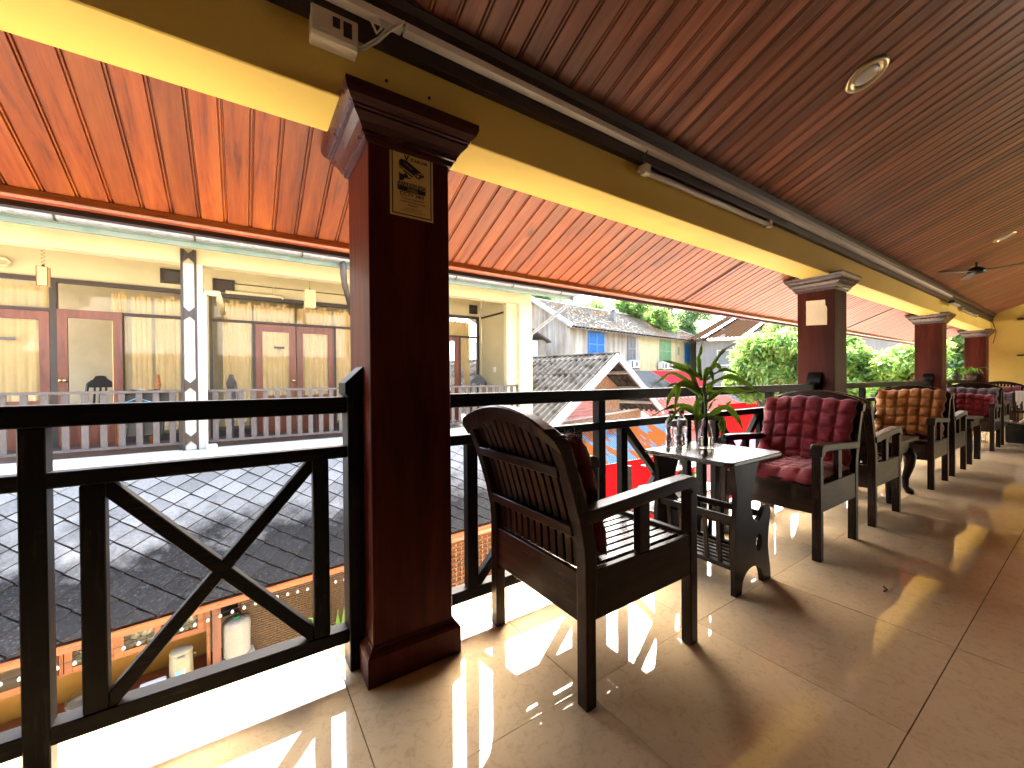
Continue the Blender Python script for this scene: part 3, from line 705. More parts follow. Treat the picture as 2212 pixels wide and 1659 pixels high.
# ================================================================== CHAIRS
def arc_pts(cx, cz, r, a0, a1, n):
    return [(cx+r*math.cos(R(a0+(a1-a0)*k/n)), cz+r*math.sin(R(a0+(a1-a0)*k/n))) for k in range(n+1)]
BACK = [(0,0),(.0,.30),(.0,.45),(-.004,.515),(-.024,.606),(-.053,.704),(-.079,.78),(-.112,.86),(-.122,.885)]
def bx_at(z):
    for (a, z0), (b, z1) in zip(BACK[:-1], BACK[1:]):
        if z <= z1: return a+(b-a)*(z-z0)/(z1-z0)
    return BACK[-1][0]
def make_chair():
    r = empty('armchair', (0,0,0), 0)
    H = .291
    for sgn in (-1, 1):
        y0, y1 = (-H, -H+.045) if sgn < 0 else (H-.045, H)
        # front leg
        box(.565, .610, y0, y1, 0, .628).build('leg', 'chz', r, bevel=.004, seg=2)
        # rear leg continuing up as the back post
        poly_ = [(a, z) for a, z in BACK] + [(a+.044+(.008 if .3 < z < .7 else 0), z) for a, z in BACK[::-1]]
        MB().prism(poly_[::-1], 'y', y0, y1).build('leg', 'chz', r, bevel=.004, seg=2)
        # arm
        top = [(-.01,.636),(.20,.648),(.45,.664),(.54,.668)] + arc_pts(.572,.624,.044,90,10,6) + [(.618,.60)]
        bot = [(.566,.60),(.560,.614),(.548,.624),(.45,.622),(.20,.606),(-.00,.592)]
        ay0, ay1 = (-H-.008, -H+.054) if sgn < 0 else (H-.054, H+.008)
        MB().prism((top+bot)[::-1], 'y', ay0, ay1).build('armrest', 'chx', r, bevel=.006, seg=2)
        yy0, yy1 = (-H+.006, -H+.034) if sgn < 0 else (H-.034, H-.006)
        box(.264, .324, yy0, yy1, .438, .612).build('arm_spindle', 'chz', r, bevel=.003)
        ya, yb = (-H+.003, -H+.026) if sgn < 0 else (H-.026, H-.003)
        box(.0452, .5648, ya, yb, .278, .438).build('side_apron', 'chx', r, bevel=.003)
    box(.004, .026, -H+.0452, H-.0452, .268, .428).build('rear_apron', 'chy', r, bevel=.003)
    box(.584, .606, -H+.0452, H-.0452, .268, .425).build('front_apron', 'chy', r, bevel=.003)
    box(.560, .590, -H+.0452, H-.0452, .4255, .444).build('front_seat_bar', 'chy', r, bevel=.003)
    for k in range(11):
        y = -.220+k*.044
        q = box(.040, .562, y-.0165, y+.0165, .416, .430); q.build('seat_slat', 'slatw', r, bevel=.002)
    # crest rail, arched and leaning
    N = 18; q = MB(); sec = []
    for i in range(N+1):
        t = -1+2*i/N; y = t*(H+.006)
        zt = .962-.075*t*t - (.012 if abs(t) > .93 else 0); zb = .908-.080*t*t
        xo = bx_at(zb)-.004; xt = bx_at(min(zt,.885))-.012*(zt > .885)-.012
        sec.append([(xo,y,zb),(xo+.046,y,zb),(xt+.054,y,zt-.006),(xt+.044,y,zt),(xt+.006,y,zt),(xt,y,zt-.006)])
    for i in range(N):
        for k in range(6):
            q.quad(sec[i][k], sec[i+1][k], sec[i+1][(k+1)%6], sec[i][(k+1)%6])
    q.add(sec[0], [tuple(range(6))]); q.add(sec[-1], [tuple(range(6))[::-1]])
    q.build('crest_rail', 'chy', r, bevel=.003)
    for z0, z1 in ((.745,.778),(.545,.580)):
        zm = (z0+z1)/2; a = bx_at(zm)-.004
        q = MB().prism([(a,z0),(a+.024,z0),(a+.024,z1),(a-.004,z1)][::-1], 'y', -H+.0452, H-.0452); q.build('cross_rail', 'chy', r, bevel=.003)
    for k in range(12):
        y = -.2255+k*.041
        zt = .93-.075*(y/H)**2
        pts = [(a, z) for a, z in BACK if z > .44 and z < .87]; pts = [(0,.43)]+pts+[(bx_at(min(zt,.885))-.006*(zt>.885), zt-.02)]
        poly_ = [(a+.022, z) for a, z in pts]+[(a+.034, z) for a, z in pts[::-1]]
        MB().prism(poly_[::-1], 'y', y-.0145, y+.0145).build('back_slat', 'chz', r, bevel=.002)
    return r
chair_specs = [ (.891, 0, 'nearest dark slatted armchair seen from behind with a red cushion folded on it'),
  (3.325, 180, 'dark armchair facing the camera with the red tufted back cushion'),
  (3.665, 0, 'dark armchair standing back to back with the red cushioned one'),
  (5.93, 180, 'dark armchair with the ochre tufted back cushion'),
  (6.215, 0, 'dark armchair standing back to back with the ochre cushioned one'),
  (9.36, 180, 'dark armchair with a small crimson cushion in front of a mauve one'),
  (9.66, 0, 'dark armchair just behind the mauve cushioned one, farthest that faces the end wall'),
  (12.05, 180, 'farthest dark armchair holding a grey cushion and a dark red one')]
proto = make_chair()
for i, (x, a, lb) in enumerate(chair_specs):
    c = proto if i == 0 else copy_tree(proto)
    c.location = (x, 1.209, 0); c.rotation_euler = (0, 0, R(a)); tag(c, lb, 'armchair', 'dark wooden armchairs in a row along the railing')

# ---- cushions
def cushion_mb(w, h, t, nu, nv, bend=None, seed=1, puff=.45, edge=.18, sag=0):
    # returns verts on a sheet: local u across (y), v up (z), thickness along x
    rr = random.Random(seed); U, V = nu*8, nv*8
    q = MB(); idx = {}
    ph = [rr.uniform(0, 6.28) for _ in range(8)]
    for side in (0, 1):
        for i in range(U+1):
            for j in range(V+1):
                u, v = i/U, j/V
                e = min(1, min(u, 1-u)/(edge*.5)+.0)*min(1, min(v, 1-v)/(edge*.5))
                e = max(0, e)**.5
                pu = (abs(math.sin(math.pi*u*nu))*abs(math.sin(math.pi*v*nv)))**.24
                wr = .10*math.sin(u*31+ph[0]+3*v)*math.sin(v*27+ph[1]) + .06*math.sin(u*63+v*50+ph[2])
                d = t/2*(puff+(1-puff)*pu)*e*(1+wr)
                y = (u-.5)*w*(1+.02*math.sin(v*9+ph[3])); z = v*h+.010*math.sin(u*7+ph[4])-.006*abs(math.sin(math.pi*u*nu))*(v < .05)*1
                # scalloped outline
                y += (.006*math.cos(2*math.pi*v*nv))*(1 if u > .98 else -1 if u < .02 else 0)
                z += (.006*math.cos(2*math.pi*u*nu))*(-1 if v > .98 else 1 if v < .02 else 0)
                x = d if side else -d
                if bend: x, y, z = bend(x, y, z, u, v)
                if side == 1 and (i in (0, U) or j in (0, V)): idx[(1,i,j)] = idx[(0,i,j)]; continue
                idx[(side,i,j)] = len(q.v); q.v.append((x, y, z))
    for side in (0, 1):
        for i in range(U):
            for j in range(V):
                f = (idx[(side,i,j)], idx[(side,i+1,j)], idx[(side,i+1,j+1)], idx[(side,i,j+1)])
                q.f.append(f if side else f[::-1])
    return q
def lean(off, rise=0.44, k=1.0):
    def f(x, y, z, u, v):
        Z = z+rise
        return (bx_at(Z)+off+x+.012*math.sin(u*5)*v, y, Z)
    return f
def place_cushion(mb, name, mat, x, a, label, cat='cushion', group='tufted cushions on the armchairs'):
    o = mb.build(name, mat, smooth=True, loc=(x, 1.209, 0), rot=(0,0,R(a))); tag(o, label, cat, group); return o
# chair 1: folded cushion leaning on the slats (two layers)
fc = empty('folded_cushion', (.891, 1.209, 0), 0, 'red cushion folded double on the nearest armchair, frayed at its top corner', 'cushion', 'tufted cushions on the armchairs')
cushion_mb(.47, .43, .085, 5, 4, lean(.085, .435), 3, puff=.55).build('layer', 'darkred', fc, smooth=True)
cushion_mb(.46, .42, .080, 5, 4, lean(.150, .435), 4, puff=.55).build('layer', 'darkred', fc, smooth=True)
q = MB()
for k in range(60):
    yy = -.21+random.random()*.10; xx = bx_at(.86)+.09+random.random()*.11; zz = .845+random.random()*.02
    d = Vector((random.uniform(-.4,.8), random.uniform(-1,.3), random.uniform(-.3,1))).normalized()*random.uniform(.012,.03)
    q.tube([(xx,yy,zz), Vector((xx,yy,zz))+d*.6, Vector((xx,yy,zz))+d+Vector((0,0,-.005))], .0009, 3)
q.build('frayed_threads', 'cloth', fc)['kind'] = 'stuff'
place_cushion(cushion_mb(.545, .47, .10, 6, 5, lean(.095, .445), 5), 'back_cushion', 'redc', 3.325, 180, 'red tufted cushion leaning on the back of the second armchair')
def flat(x, y, z, u, v):
    return (.085+z, y, .452+abs(x)*.0+x+.020 - .045*max(0, v-.86)/.14 + .01*math.sin(u*9)*v)
place_cushion(cushion_mb(.535, .52, .075, 5, 5, flat, 6, puff=.6), 'seat_cushion', 'redc', 3.325, 180, 'flat worn red cushion on the seat of the second armchair')
place_cushion(cushion_mb(.53, .47, .10, 6, 5, lean(.095, .45), 7, puff=.35), 'back_cushion', 'orangec', 5.93, 180, 'ochre tufted cushion leaning on the back of the fourth armchair')
place_cushion(cushion_mb(.52, .42, .09, 5, 4, lean(.075, .445), 8), 'back_cushion', 'darkred', 3.665, 0, 'red cushion leaning inside the armchair that stands back to back with the red one')
place_cushion(cushion_mb(.53, .43, .08, 5, 4, lean(.075, .45), 9), 'back_cushion', 'greyc', 9.36, 180, 'mauve cushion behind the small crimson one')
place_cushion(cushion_mb(.46, .34, .09, 5, 4, lean(.165, .45), 10), 'back_cushion', 'redc', 9.36, 180, 'small crimson cushion in front of the mauve one')
place_cushion(cushion_mb(.52, .42, .09, 5, 4, lean(.075, .45), 12), 'back_cushion', 'darkred', 12.05, 180, 'dark red cushion on the farthest armchair')
place_cushion(cushion_mb(.44, .30, .11, 4, 3, lean(.16, .45), 13), 'back_cushion', 'greyc', 12.05, 180, 'grey cushion in front of the dark red one on the farthest armchair')

# ================================================================== MAGAZINE TABLE
mt = empty('magazine_table', (1.885, .985, 0), 0, 'small dark side table with a magazine rack between the first two armchairs', 'side table')
TX, TY = .54, .50
q = MB(); cr = .035
out = []
for (cx_, cy_, a0) in ((cr, cr, 180), (TX-cr, cr, 270), (TX-cr, TY-cr, 0), (cr, TY-cr, 90)):
    out += [(cx_+cr*math.cos(R(a0+90*k/6)), cy_+cr*math.sin(R(a0+90*k/6))) for k in range(7)]
q.prism(out, 'z', .632, .655); q.build('table_top', 'tabletop', mt, bevel=.007, seg=3)
# scrolled end panels: column with a wing
def spline(pts, n=6):
    res = []
    P_ = [Vector((a, b, 0)) for a, b in pts]
    for i in range(len(P_)-1):
        p0 = P_[max(i-1,0)]; p1 = P_[i]; p2 = P_[i+1]; p3 = P_[min(i+2,len(P_)-1)]
        for k in range(n):
            t = k/n
            v = .5*((2*p1)+(-p0+p2)*t+(2*p0-5*p1+4*p2-p3)*t*t+(-p0+3*p1-3*p2+p3)*t**3)
            res.append((v.x, v.y))
    res.append(pts[-1]); return res
def end_panel():
    left = [(.06,.631),(.075,.56),(.085,.50),(.080,.42),(.072,.34),(.066,.24),(.068,.14),(.070,.06),(.070,0)]
    foot1 = [(.070,0),(.128,0)]
    arch = spline([(.128,0),(.138,.05),(.165,.085),(.215,.105),(.27,.102),(.315,.08),(.335,.045),(.345,0)])
    foot2 = [(.345,0),(.425,0)]
    right = spline([(.425,0),(.420,.06),(.405,.13),(.398,.19),(.405,.26),(.418,.315),(.425,.35),(.415,.378),(.385,.388),(.355,.375),(.330,.345),(.300,.325),(.268,.328),(.245,.352),(.232,.385),(.228,.43),(.238,.49),(.262,.55),(.29,.60),(.31,.631)])
    lf = spline(left)
    return lf, arch, right
lf, arch, right = end_panel()
outline = lf + arch[0:] + right
# dedupe
ol = []
for p in outline:
    if not ol or (abs(ol[-1][0]-p[0])+abs(ol[-1][1]-p[1])) > 1e-5: ol.append(p)
def panel_mesh(t0, t1):
    bm = bmesh.new()
    hole = [(.300+.030*math.cos(R(a)), .215+.046*math.sin(R(a))) for a in range(0, 360, 20)]
    vo = [bm.verts.new((a, t0, b)) for a, b in ol]; vh = [bm.verts.new((a, t0, b)) for a, b in hole]
    es = [bm.edges.new((vo[i], vo[(i+1)%len(vo)])) for i in range(len(vo))] + [bm.edges.new((vh[i], vh[(i+1)%len(vh)])) for i in range(len(vh))]
    bmesh.ops.triangle_fill(bm, use_beauty=True, edges=es)
    for f in list(bm.faces):
        c = f.calc_center_median()
        if ((c.x-.300)/.030)**2+((c.z-.215)/.046)**2 < .8: bm.faces.remove(f)
    ex = bmesh.ops.extrude_face_region(bm, geom=bm.faces[:])
    for v in ex['geom']:
        if isinstance(v, bmesh.types.BMVert): v.co.y = t1
    bmesh.ops.recalc_face_normals(bm, faces=bm.faces)
    me = bpy.data.meshes.new('end_panel'); bm.to_mesh(me); bm.free(); me.materials.append(M['tablew']); return me
for t0 in (.018, .452):
    link('end_panel', panel_mesh(t0, t0+.024), mt, bevel=.003, seg=2)
# rack rails and slats
for nm, x, z, w_, h_ in (('rack_rail', .10, .36, .020, .034), ('rack_rail', .225, .30, .020, .034), ('rack_rail', .400, .33, .020, .034), ('rack_rail', .12, .115, .03, .022), ('rack_rail', .39, .125, .03, .022)):
    MB().bar((x,.0425,z),(x,.4515,z), w_, h_).build(nm, 'tablew', mt, bevel=.003)
for k in range(6):
    MB().bar((.148+k*.042,.0425,.112),(.148+k*.042,.4515,.112), .024, .012).build('rack_slat', 'tablew', mt, bevel=.002)
for yy in (.12, .19, .26, .33, .40):
    for (xa, za, xb, zb) in ((.122,.126,.10,.344),(.232,.118,.225,.284),(.392,.136,.400,.313)):
        MB().bar((xa,yy,za),(xb,yy,zb), .024, .010, up=(1,0,0)).build('rack_slat', 'tablew', mt, bevel=.002)
# vase
VX, VY, VZ = 2.197, 1.293, .656
va = empty('glass_vase', (VX, VY, VZ), 0, 'ribbed glass vase with water standing on the magazine table', 'vase')
op = [(.034,.0),(.041,.004),(.043,.03),(.042,.06),(.038,.09),(.030,.12),(.024,.138),(.021,.150),(.022,.160),(.026,.168)]
ip = [(r_-.003, z) for r_, z in op[::-1][:-2]]+[(.038,.008),(.001,.007)]
NB = 40; q = MB(); prof = op+ip
for r_, z in prof:
    for k in range(NB):
        t = 2*math.pi*k/NB; rr_ = r_*(1+(.02*math.cos(t*20) if z < .14 and r_ > .02 else 0)); q.v.append((rr_*math.cos(t), rr_*math.sin(t), z))
for i in range(len(prof)-1):
    for k in range(NB): q.f.append((i*NB+k, i*NB+(k+1)%NB, (i+1)*NB+(k+1)%NB, (i+1)*NB+k))
q.f.append(tuple(range(NB))[::-1])
q.build('body', 'glass', va, smooth=True)
MB().lathe([(.0345,.0085),(.0385,.012),(.0388,.03),(.0385,.062),(.0375,.064)], n=28).build('water_fill', 'water', va, smooth=True)
# water bottles
def bottle(x, y, label):
    r = empty('water_bottle', (x, y, .656), 0, label, 'bottle', 'small water bottles on the magazine table')
    pr = [(.026,0),(.030,.004),(.031,.012),(.0285,.020),(.031,.028),(.031,.040),(.0275,.060),(.027,.080),(.031,.102),(.031,.115),(.0285,.12),(.029,.13),(.030,.14),(.029,.152),(.020,.170),(.0135,.182),(.0130,.192)]
    MB().lathe(pr, n=28).build('body', 'bottle', r, smooth=True)
    MB().lathe([(.0315,.122),(.0318,.124),(.0318,.150),(.0312,.152)], n=28).build('label', 'tray', r, smooth=True)
    MB().lathe([(.0145,.192),(.0148,.194),(.0148,.208),(.013,.211)], n=20).build('cap', 'whitetin', r, smooth=True)
    return r
b1 = bottle(2.068, 1.425, 'left small water bottle behind the vase'); b2 = bottle(2.155, 1.415, 'right small water bottle behind the vase')
# ---- dracaena plant standing in the vase
pl = empty('dracaena_plant', (VX, VY, VZ), 0, 'long leaved green plant standing in the glass vase', 'plant')
MB().tube([(0,0,.01),(.004,-.002,.16),(.001,.0,.25),(-.006,.004,.34),(-.004,.003,.42)], [.010,.0095,.009,.009,.005], 10).build('stem', 'stem', pl, smooth=True)
rv = Vector((math.sin(yaw), -math.cos(yaw), 0)); fv = Vector((math.cos(yaw), math.sin(yaw), 0))
S_ = 2.294/871      # metres per overview pixel at the vase
def lp(px, py, d):  # local position of a leaf point: sideways, up, and its own depth
    return rv*((px-1524)*S_) + Vector((0,0,(968-py)*S_)) + fv*d
def leaf(base, mid, tip, w, dm, dt, d0=0, mid2=None, dm2=None, twist=0):
    P_ = [lp(*base, d0), lp(*mid, dm)] + ([lp(*mid2, dm2)] if mid2 else []) + [lp(*tip, dt)]
    pts = []
    n = 6
    for i in range(len(P_)-1):
        p0 = P_[max(i-1,0)]; p1 = P_[i]; p2 = P_[i+1]; p3 = P_[min(i+2,len(P_)-1)]
        for k in range(n):
            t = k/n; pts.append(.5*((2*p1)+(-p0+p2)*t+(2*p0-5*p1+4*p2-p3)*t*t+(-p0+3*p1-3*p2+p3)*t**3))
    pts.append(P_[-1]); N = len(pts)
    vs, fs, uv = [], [], []
    for i, p in enumerate(pts):
        t = i/(N-1); d = (pts[min(i+1,N-1)]-pts[max(i-1,0)]).normalized()
        side = d.cross(fv*.75+Vector((0,0,1))*.5+rv*twist)
        if side.length < .05: side = rv.copy()
        side.normalize(); nr = side.cross(d).normalized()
        ww = .92*w*(.26+.74*math.sin(math.pi*min(1, t*1.05+.12))**.8)*(1 if t < .8 else max(.02, (1-t)/.2)**.8)
        wav = .004*math.sin(t*17+w*900)
        for k, s in enumerate((-1,-.5,0,.5,1)):
            vs.append(tuple(p+side*(s*ww/2)+nr*(abs(s)*ww*.16+wav*s))); uv.append(((s+1)/2, t))
    for i in range(N-1):
        for k in range(4): fs.append((i*5+k, i*5+k+1, (i+1)*5+k+1, (i+1)*5+k))
    me = bpy.data.meshes.new('leaf'); me.from_pydata(vs, [], fs); ul = me.uv_layers.new(name='UVMap')
    for lpn in me.loops: ul.data[lpn.index].uv = uv[lpn.vertex_index]
    me.materials.append(M['drac'])
    o = link('leaf', me, pl, smooth=True)
    s2 = o.modifiers.new('solid', 'SOLIDIFY'); s2.thickness = .0006
L_ = leaf
L_((1516,822),(1512,780),(1523,733),.030,.01,.03, mid2=(1518,760), dm2=.02)
L_((1522,822),(1545,775),(1582,742),.026,-.03,-.05, mid2=(1560,756), dm2=-.04)
L_((1516,812),(1478,792),(1432,776),.026,.02,.05, mid2=(1455,782), dm2=.03)
L_((1516,818),(1470,798),(1428,794),.022,-.02,-.06, mid2=(1448,792), dm2=-.04)
L_((1514,840),(1460,806),(1413,836),.022,.03,.06, mid2=(1434,820), dm2=.05)
L_((1515,842),(1475,832),(1424,836),.026,-.03,-.08, mid2=(1450,829), dm2=-.05)
L_((1512,850),(1492,806),(1478,782),.030,-.01,-.02, mid2=(1484,792), dm2=-.02)
L_((1522,815),(1552,790),(1574,806),.030,.03,.06, mid2=(1565,794), dm2=.05)
L_((1524,822),(1556,800),(1592,812),.022,-.02,-.03, mid2=(1575,803), dm2=-.03)
L_((1526,835),(1565,815),(1626,852),.036,-.04,-.09, mid2=(1595,828), dm2=-.07)
L_((1526,870),(1560,842),(1632,838),.034,-.03,-.08, mid2=(1600,846), dm2=-.06)
L_((1527,880),(1545,850),(1622,870),.024,.03,.08, mid2=(1590,848), dm2=.06)
L_((1514,850),(1470,826),(1442,898),.044,-.04,-.10, mid2=(1450,858), dm2=-.08)
L_((1512,852),(1480,830),(1446,892),.040,.03,.06, mid2=(1456,855), dm2=.05)
L_((1516,870),(1498,866),(1487,935),.052,-.07,-.09, mid2=(1490,896), dm2=-.09)
L_((1518,905),(1470,880),(1416,928),.034,-.05,-.10, mid2=(1440,900), dm2=-.08)
L_((1516,898),(1482,876),(1410,902),.030,.02,.05, mid2=(1445,884), dm2=.04)
L_((1520,900),(1492,880),(1446,920),.026,.05,.08, mid2=(1465,896), dm2=.07)
L_((1526,903),(1542,905),(1545,948),.056,-.06,-.07, mid2=(1548,922), dm2=-.07)
L_((1527,902),(1560,892),(1605,862),.036,.04,.09, mid2=(1582,880), dm2=.07)
L_((1528,900),(1556,880),(1590,930),.040,-.05,-.08, mid2=(1576,898), dm2=-.07)
L_((1524,868),(1536,835),(1538,862),.030,.02,.03, mid2=(1542,845), dm2=.03)
L_((1520,850),(1524,800),(1534,842),.030,-.02,-.03, mid2=(1534,812), dm2=-.03)
L_((1516,866),(1500,815),(1500,790),.028,.02,.03, mid2=(1498,800), dm2=.03)
L_((1528,890),(1540,868),(1552,862),.012,.0,.0, mid2=(1546,864), dm2=0)

# ================================================================== SECOND SIDE TABLES
ct = empty('carved_side_table', (4.46, 1.0, 0), 0, 'low side table with curved cabriole legs beside the ochre cushioned armchair', 'side table')
box(-.04,.60,-.03,.47,.485,.515).build('table_top', 'tablew', ct, bevel=.006, seg=2)
box(.02,.54,.02,.42,.38,.4845).build('apron', 'tablew', ct, bevel=.004)
for (cx_, cy_, sx, sy) in ((.04,.04,-1,-1),(.52,.04,1,-1),(.04,.40,-1,1),(.52,.40,1,1)):
    pts = [(cx_,cy_,.40),(cx_+.035*sx,cy_+.02*sy,.34),(cx_+.03*sx,cy_+.02*sy,.25),(cx_-.005*sx,cy_,.14),(cx_,cy_,.06),(cx_+.035*sx,cy_+.02*sy,.02),(cx_+.04*sx,cy_+.02*sy,0)]
    MB().tube(pts, [.045,.048,.036,.026,.022,.032,.028], 10).build('leg', 'tablew', ct, smooth=True)
t3 = empty('square_side_table', (7.22, .93, 0), 0, 'plain square side table with straight legs beyond the ochre cushioned armchair', 'side table')
box(-.03,.62,-.02,.50,.52,.55).build('table_top', 'tablew', t3, bevel=.004)
box(.01,.58,.01,.46,.44,.5195).build('apron', 'tablew', t3)
for a in (0,.54):
    for b_ in (0,.42): box(a,a+.06,b_,b_+.055,0,.4395).build('leg', 'tablew', t3, bevel=.003)
# chest, cloth, towel chair at the far right
t = box(10.08,10.75,.15,.95,.004,.30).build('storage_chest', 'black', bevel=.01); tag(t, 'black storage chest with folded cloths on it at the right edge', 'chest')
def crumple(w, d, h, seed, nu=24, nv=24):
    rr = random.Random(seed); q = MB(); ph = [rr.uniform(0,6) for _ in range(6)]
    top = {}
    for i in range(nu+1):
        for j in range(nv+1):
            u, v = i/nu, j/nv; e = min(1, min(u,1-u)*6)*min(1, min(v,1-v)*6)
            z = h*e*(.7+.2*math.sin(u*14+ph[0]+4*v)+.15*math.sin(v*19+ph[1]+5*u)+.1*math.sin(u*33+v*21+ph[2]))
            q.v.append(((u-.5)*w, (v-.5)*d, max(.001, z)))
    for i in range(nu):
        for j in range(nv):
            a = i*(nv+1)+j; q.f.append((a, a+nv+1, a+nv+2, a+1))
    return q
t = crumple(.55,.6,.12,4).build('folded_cloth', 'towel', smooth=True, loc=(10.42,.55,.301)); tag(t, 'crumpled patterned cloth lying on the black chest', 'cloth')
c9 = empty('towel_chair', (11.1, .72, 0), 0, 'dark chair with a white fringed towel over its back near the end wall', 'chair')
for a in (0,.42):
    for b_ in (-.22,.22): box(a-.02,a+.02,b_-.02,b_+.02,0,.42 if a else .74).build('leg', 'chz', c9)
box(-.03,.46,-.25,.25,.4205,.46).build('seat', 'chx', c9, bevel=.004)
box(-.022,.018,-.25,.25,.60,.78).build('backrest', 'chy', c9, bevel=.02, seg=3)
q = MB()
for k in range(26):
    y = -.20+k*.016; z0 = .79+.01*math.sin(k); L = .22+.05*math.sin(k*1.7)
    q.bar((-.035,y,z0),(-.045,y+.004*math.sin(k*3),z0-L),.013,.006)
q.box(-.04,.03,-.21,.21,.782,.80)
t = q.build('fringed_towel', 'towel', loc=(11.1,.72,0)); tag(t, 'white fringed towel draped over the dark chair back at the far right', 'towel')
# small plants on the far railing
def tuft(loc, label, n, L, mat, seed, w=.02, name='potted_plant', cat='plant', group=None, droop=.6):
    r = empty(name, loc, 0, label, cat, group); rr = random.Random(seed)
    MB().lathe([(.05,0),(.07,.08),(.072,.085)], n=14).build('pot', 'trunk', r, smooth=True)
    q = MB()
    for k in range(n):
        a = rr.uniform(0,6.28); l = L*rr.uniform(.6,1.1); d = Vector((math.cos(a),math.sin(a),0)); up = Vector((0,0,1))
        P_ = [Vector((0,0,.08)), d*l*.35+up*(.08+l*.55), d*l*.75+up*(.08+l*.65-.1*droop*l), d*l*1.05+up*(.08+l*.45-.5*droop*l)]
        s = d.cross(up)*w
        for i, (p, k_) in enumerate(zip(P_, (.5,1,.8,.05))): q.v += [tuple(p-s*k_), tuple(p+s*k_)]
        o_ = len(q.v)-8
        for i in range(3): q.f.append((o_+2*i, o_+2*i+1, o_+2*i+3, o_+2*i+2))
    q.build('leaves', mat, r, smooth=True); return r
tuft((10.3,1.50,.9965), 'leafy plant in a small pot on the far railing top, nearer one', 26, .22, 'banana', 5, group='small plants on the far railing')
tuft((11.6,1.50,.9965), 'leafy plant in a small pot on the far railing top, by the farthest column', 26, .24, 'banana', 8, group='small plants on the far railing')
tuft((6.3,1.42,.55), 'tiny green sprig showing behind the third armchair', 9, .12, 'succ', 18)
t = MB().tube([(2.60,.62,.004),(2.63,.615,.005),(2.66,.635,.004)], .003, 6).build('twig', 'soil'); tag(t, 'tiny dark twig lying on the tiles in front of the second armchair', 'twig')

# ================================================================== OUTSIDE
gr = MB().quad((-300,-300,-3.6),(300,-300,-3.6),(300,300,-3.6),(-300,300,-3.6)).build('ground', 'ground'); tag(gr, kind='structure')
# lower storey of our own building, so the gallery does not float
lw = box(X0, X1, 1.0, 1.2, -3.6, -.26).build('lower_wall', 'cream'); tag(lw, kind='structure')

# ---------------- opposite guesthouse
OB = empty('guesthouse', (0, 7, 0), 0, 'cream two storey guesthouse with a balcony across the courtyard', 'building')
YW = 8.4; DY = -7
def ob(mb, name, mat, parent=None, bevel=0, smooth=False):
    for i, v in enumerate(mb.v): mb.v[i] = (v[0], v[1]+DY, v[2])
    return mb.build(name, mat, parent or OB, bevel=bevel, smooth=smooth)
ob(box(-4.2, 5.19, 6.74, 10.4, -.10, .145), 'floor_slab', 'white', bevel=.01)
ob(box(-4.2, 5.19, 7.06, 8.6, .1452, .149), 'balcony_floor', 'flag')
ob(box(-4.2, 5.0, 6.95, 10.4, -3.6, -.102), 'lower_wall', 'cream')
ob(box(-4.2, 5.19, 6.95, 7.15, 2.665, 3.0), 'beam', 'cream', bevel=.006)
ob(box(-4.2, 5.19, 7.151, 10.4, 2.96, 3.02), 'balcony_ceiling', 'cream')
ob(box(-4.2, 5.19, 6.28, 6.949, 2.90, 2.93), 'eave_ceiling', 'cream')
# wall with openings
def wallpc(x0, x1, z0, z1): ob(box(x0, x1, YW, YW+.12, z0, z1), 'wall', 'cream2')
wallpc(-4.2, 4.76, 2.56, 2.959)
wallpc(-.72, -.43, .145, 2.5595)
wallpc(4.70, 4.78, .145, 2.5595)
wallpc(1.95, 2.6, .145, 2.5595)
ob(box(4.781, 4.95, 7.15, YW, .149, 2.959), 'side_wall', 'cream2')
ob(box(4.93, 4.95, 7.15, YW, .149, .16), 'skirting', 'brown')
ob(box(4.765, 4.780, 7.4, YW, 2.52, 2.56), 'wall_trim', 'brown')
sw = ob(box(4.765, 4.7805, 7.75, 7.86, 1.24, 1.36), 'light_switch', 'plastic')
# back of rooms
ob(box(-4.2, 4.8, 10.2, 10.35, .149, 2.95), 'room_wall', 'darkroom')
ob(box(-4.2, 4.8, YW+.13, 10.19, .146, .152), 'room_floor', 'flag')
# pillars
for (a, b_, lbl) in ((-.63, -.42, 0), (2.0, 2.3, 0), (4.86, 5.19, 0)):
    ob(box(a, b_, 6.93, 7.16, .15, 2.664), 'pillar', 'white' if a < 4 else 'cream', bevel=.006)
ob(box(4.60, 4.859, 7.02, 7.14, .15, 2.664), 'pillar_wing', 'cream')
# brown fret trim on the first pillar
pt = ob(box(-.652, -.628, 6.90, 6.928, .15, 2.84), 'pillar_trim', 'brown')
ob(box(-.508, -.484, 6.90, 6.928, .15, 2.84), 'pillar_trim', 'brown')
for z in (.30, 1.02, 1.98, 2.76):
    q = MB().prism([(-.627,z-.09),(-.567,z-.03),(-.509,z-.09),(-.509,z+.09),(-.567,z+.03),(-.627,z+.09)], 'y', 6.905, 6.926)
    ob(q, 'fret_piece', 'brown')
ob(MB().tube([(-.40,6.90,.16),(-.40,6.90,2.2),(-.40,6.96,2.28),(-.32,7.02,2.30)], .022, 10), 'downpipe', 'white', smooth=True)
ob(box(-.40,-.28,6.80,6.90,.1455,.215), 'drain_box', 'white', bevel=.015)
ob(MB().tube([(-.42,7.0,2.30),(-.25,7.0,2.30),(-.24,7.05,2.22),(-.24,8.2,2.2)], .045, 10), 'waste_pipe', 'cream', smooth=True)
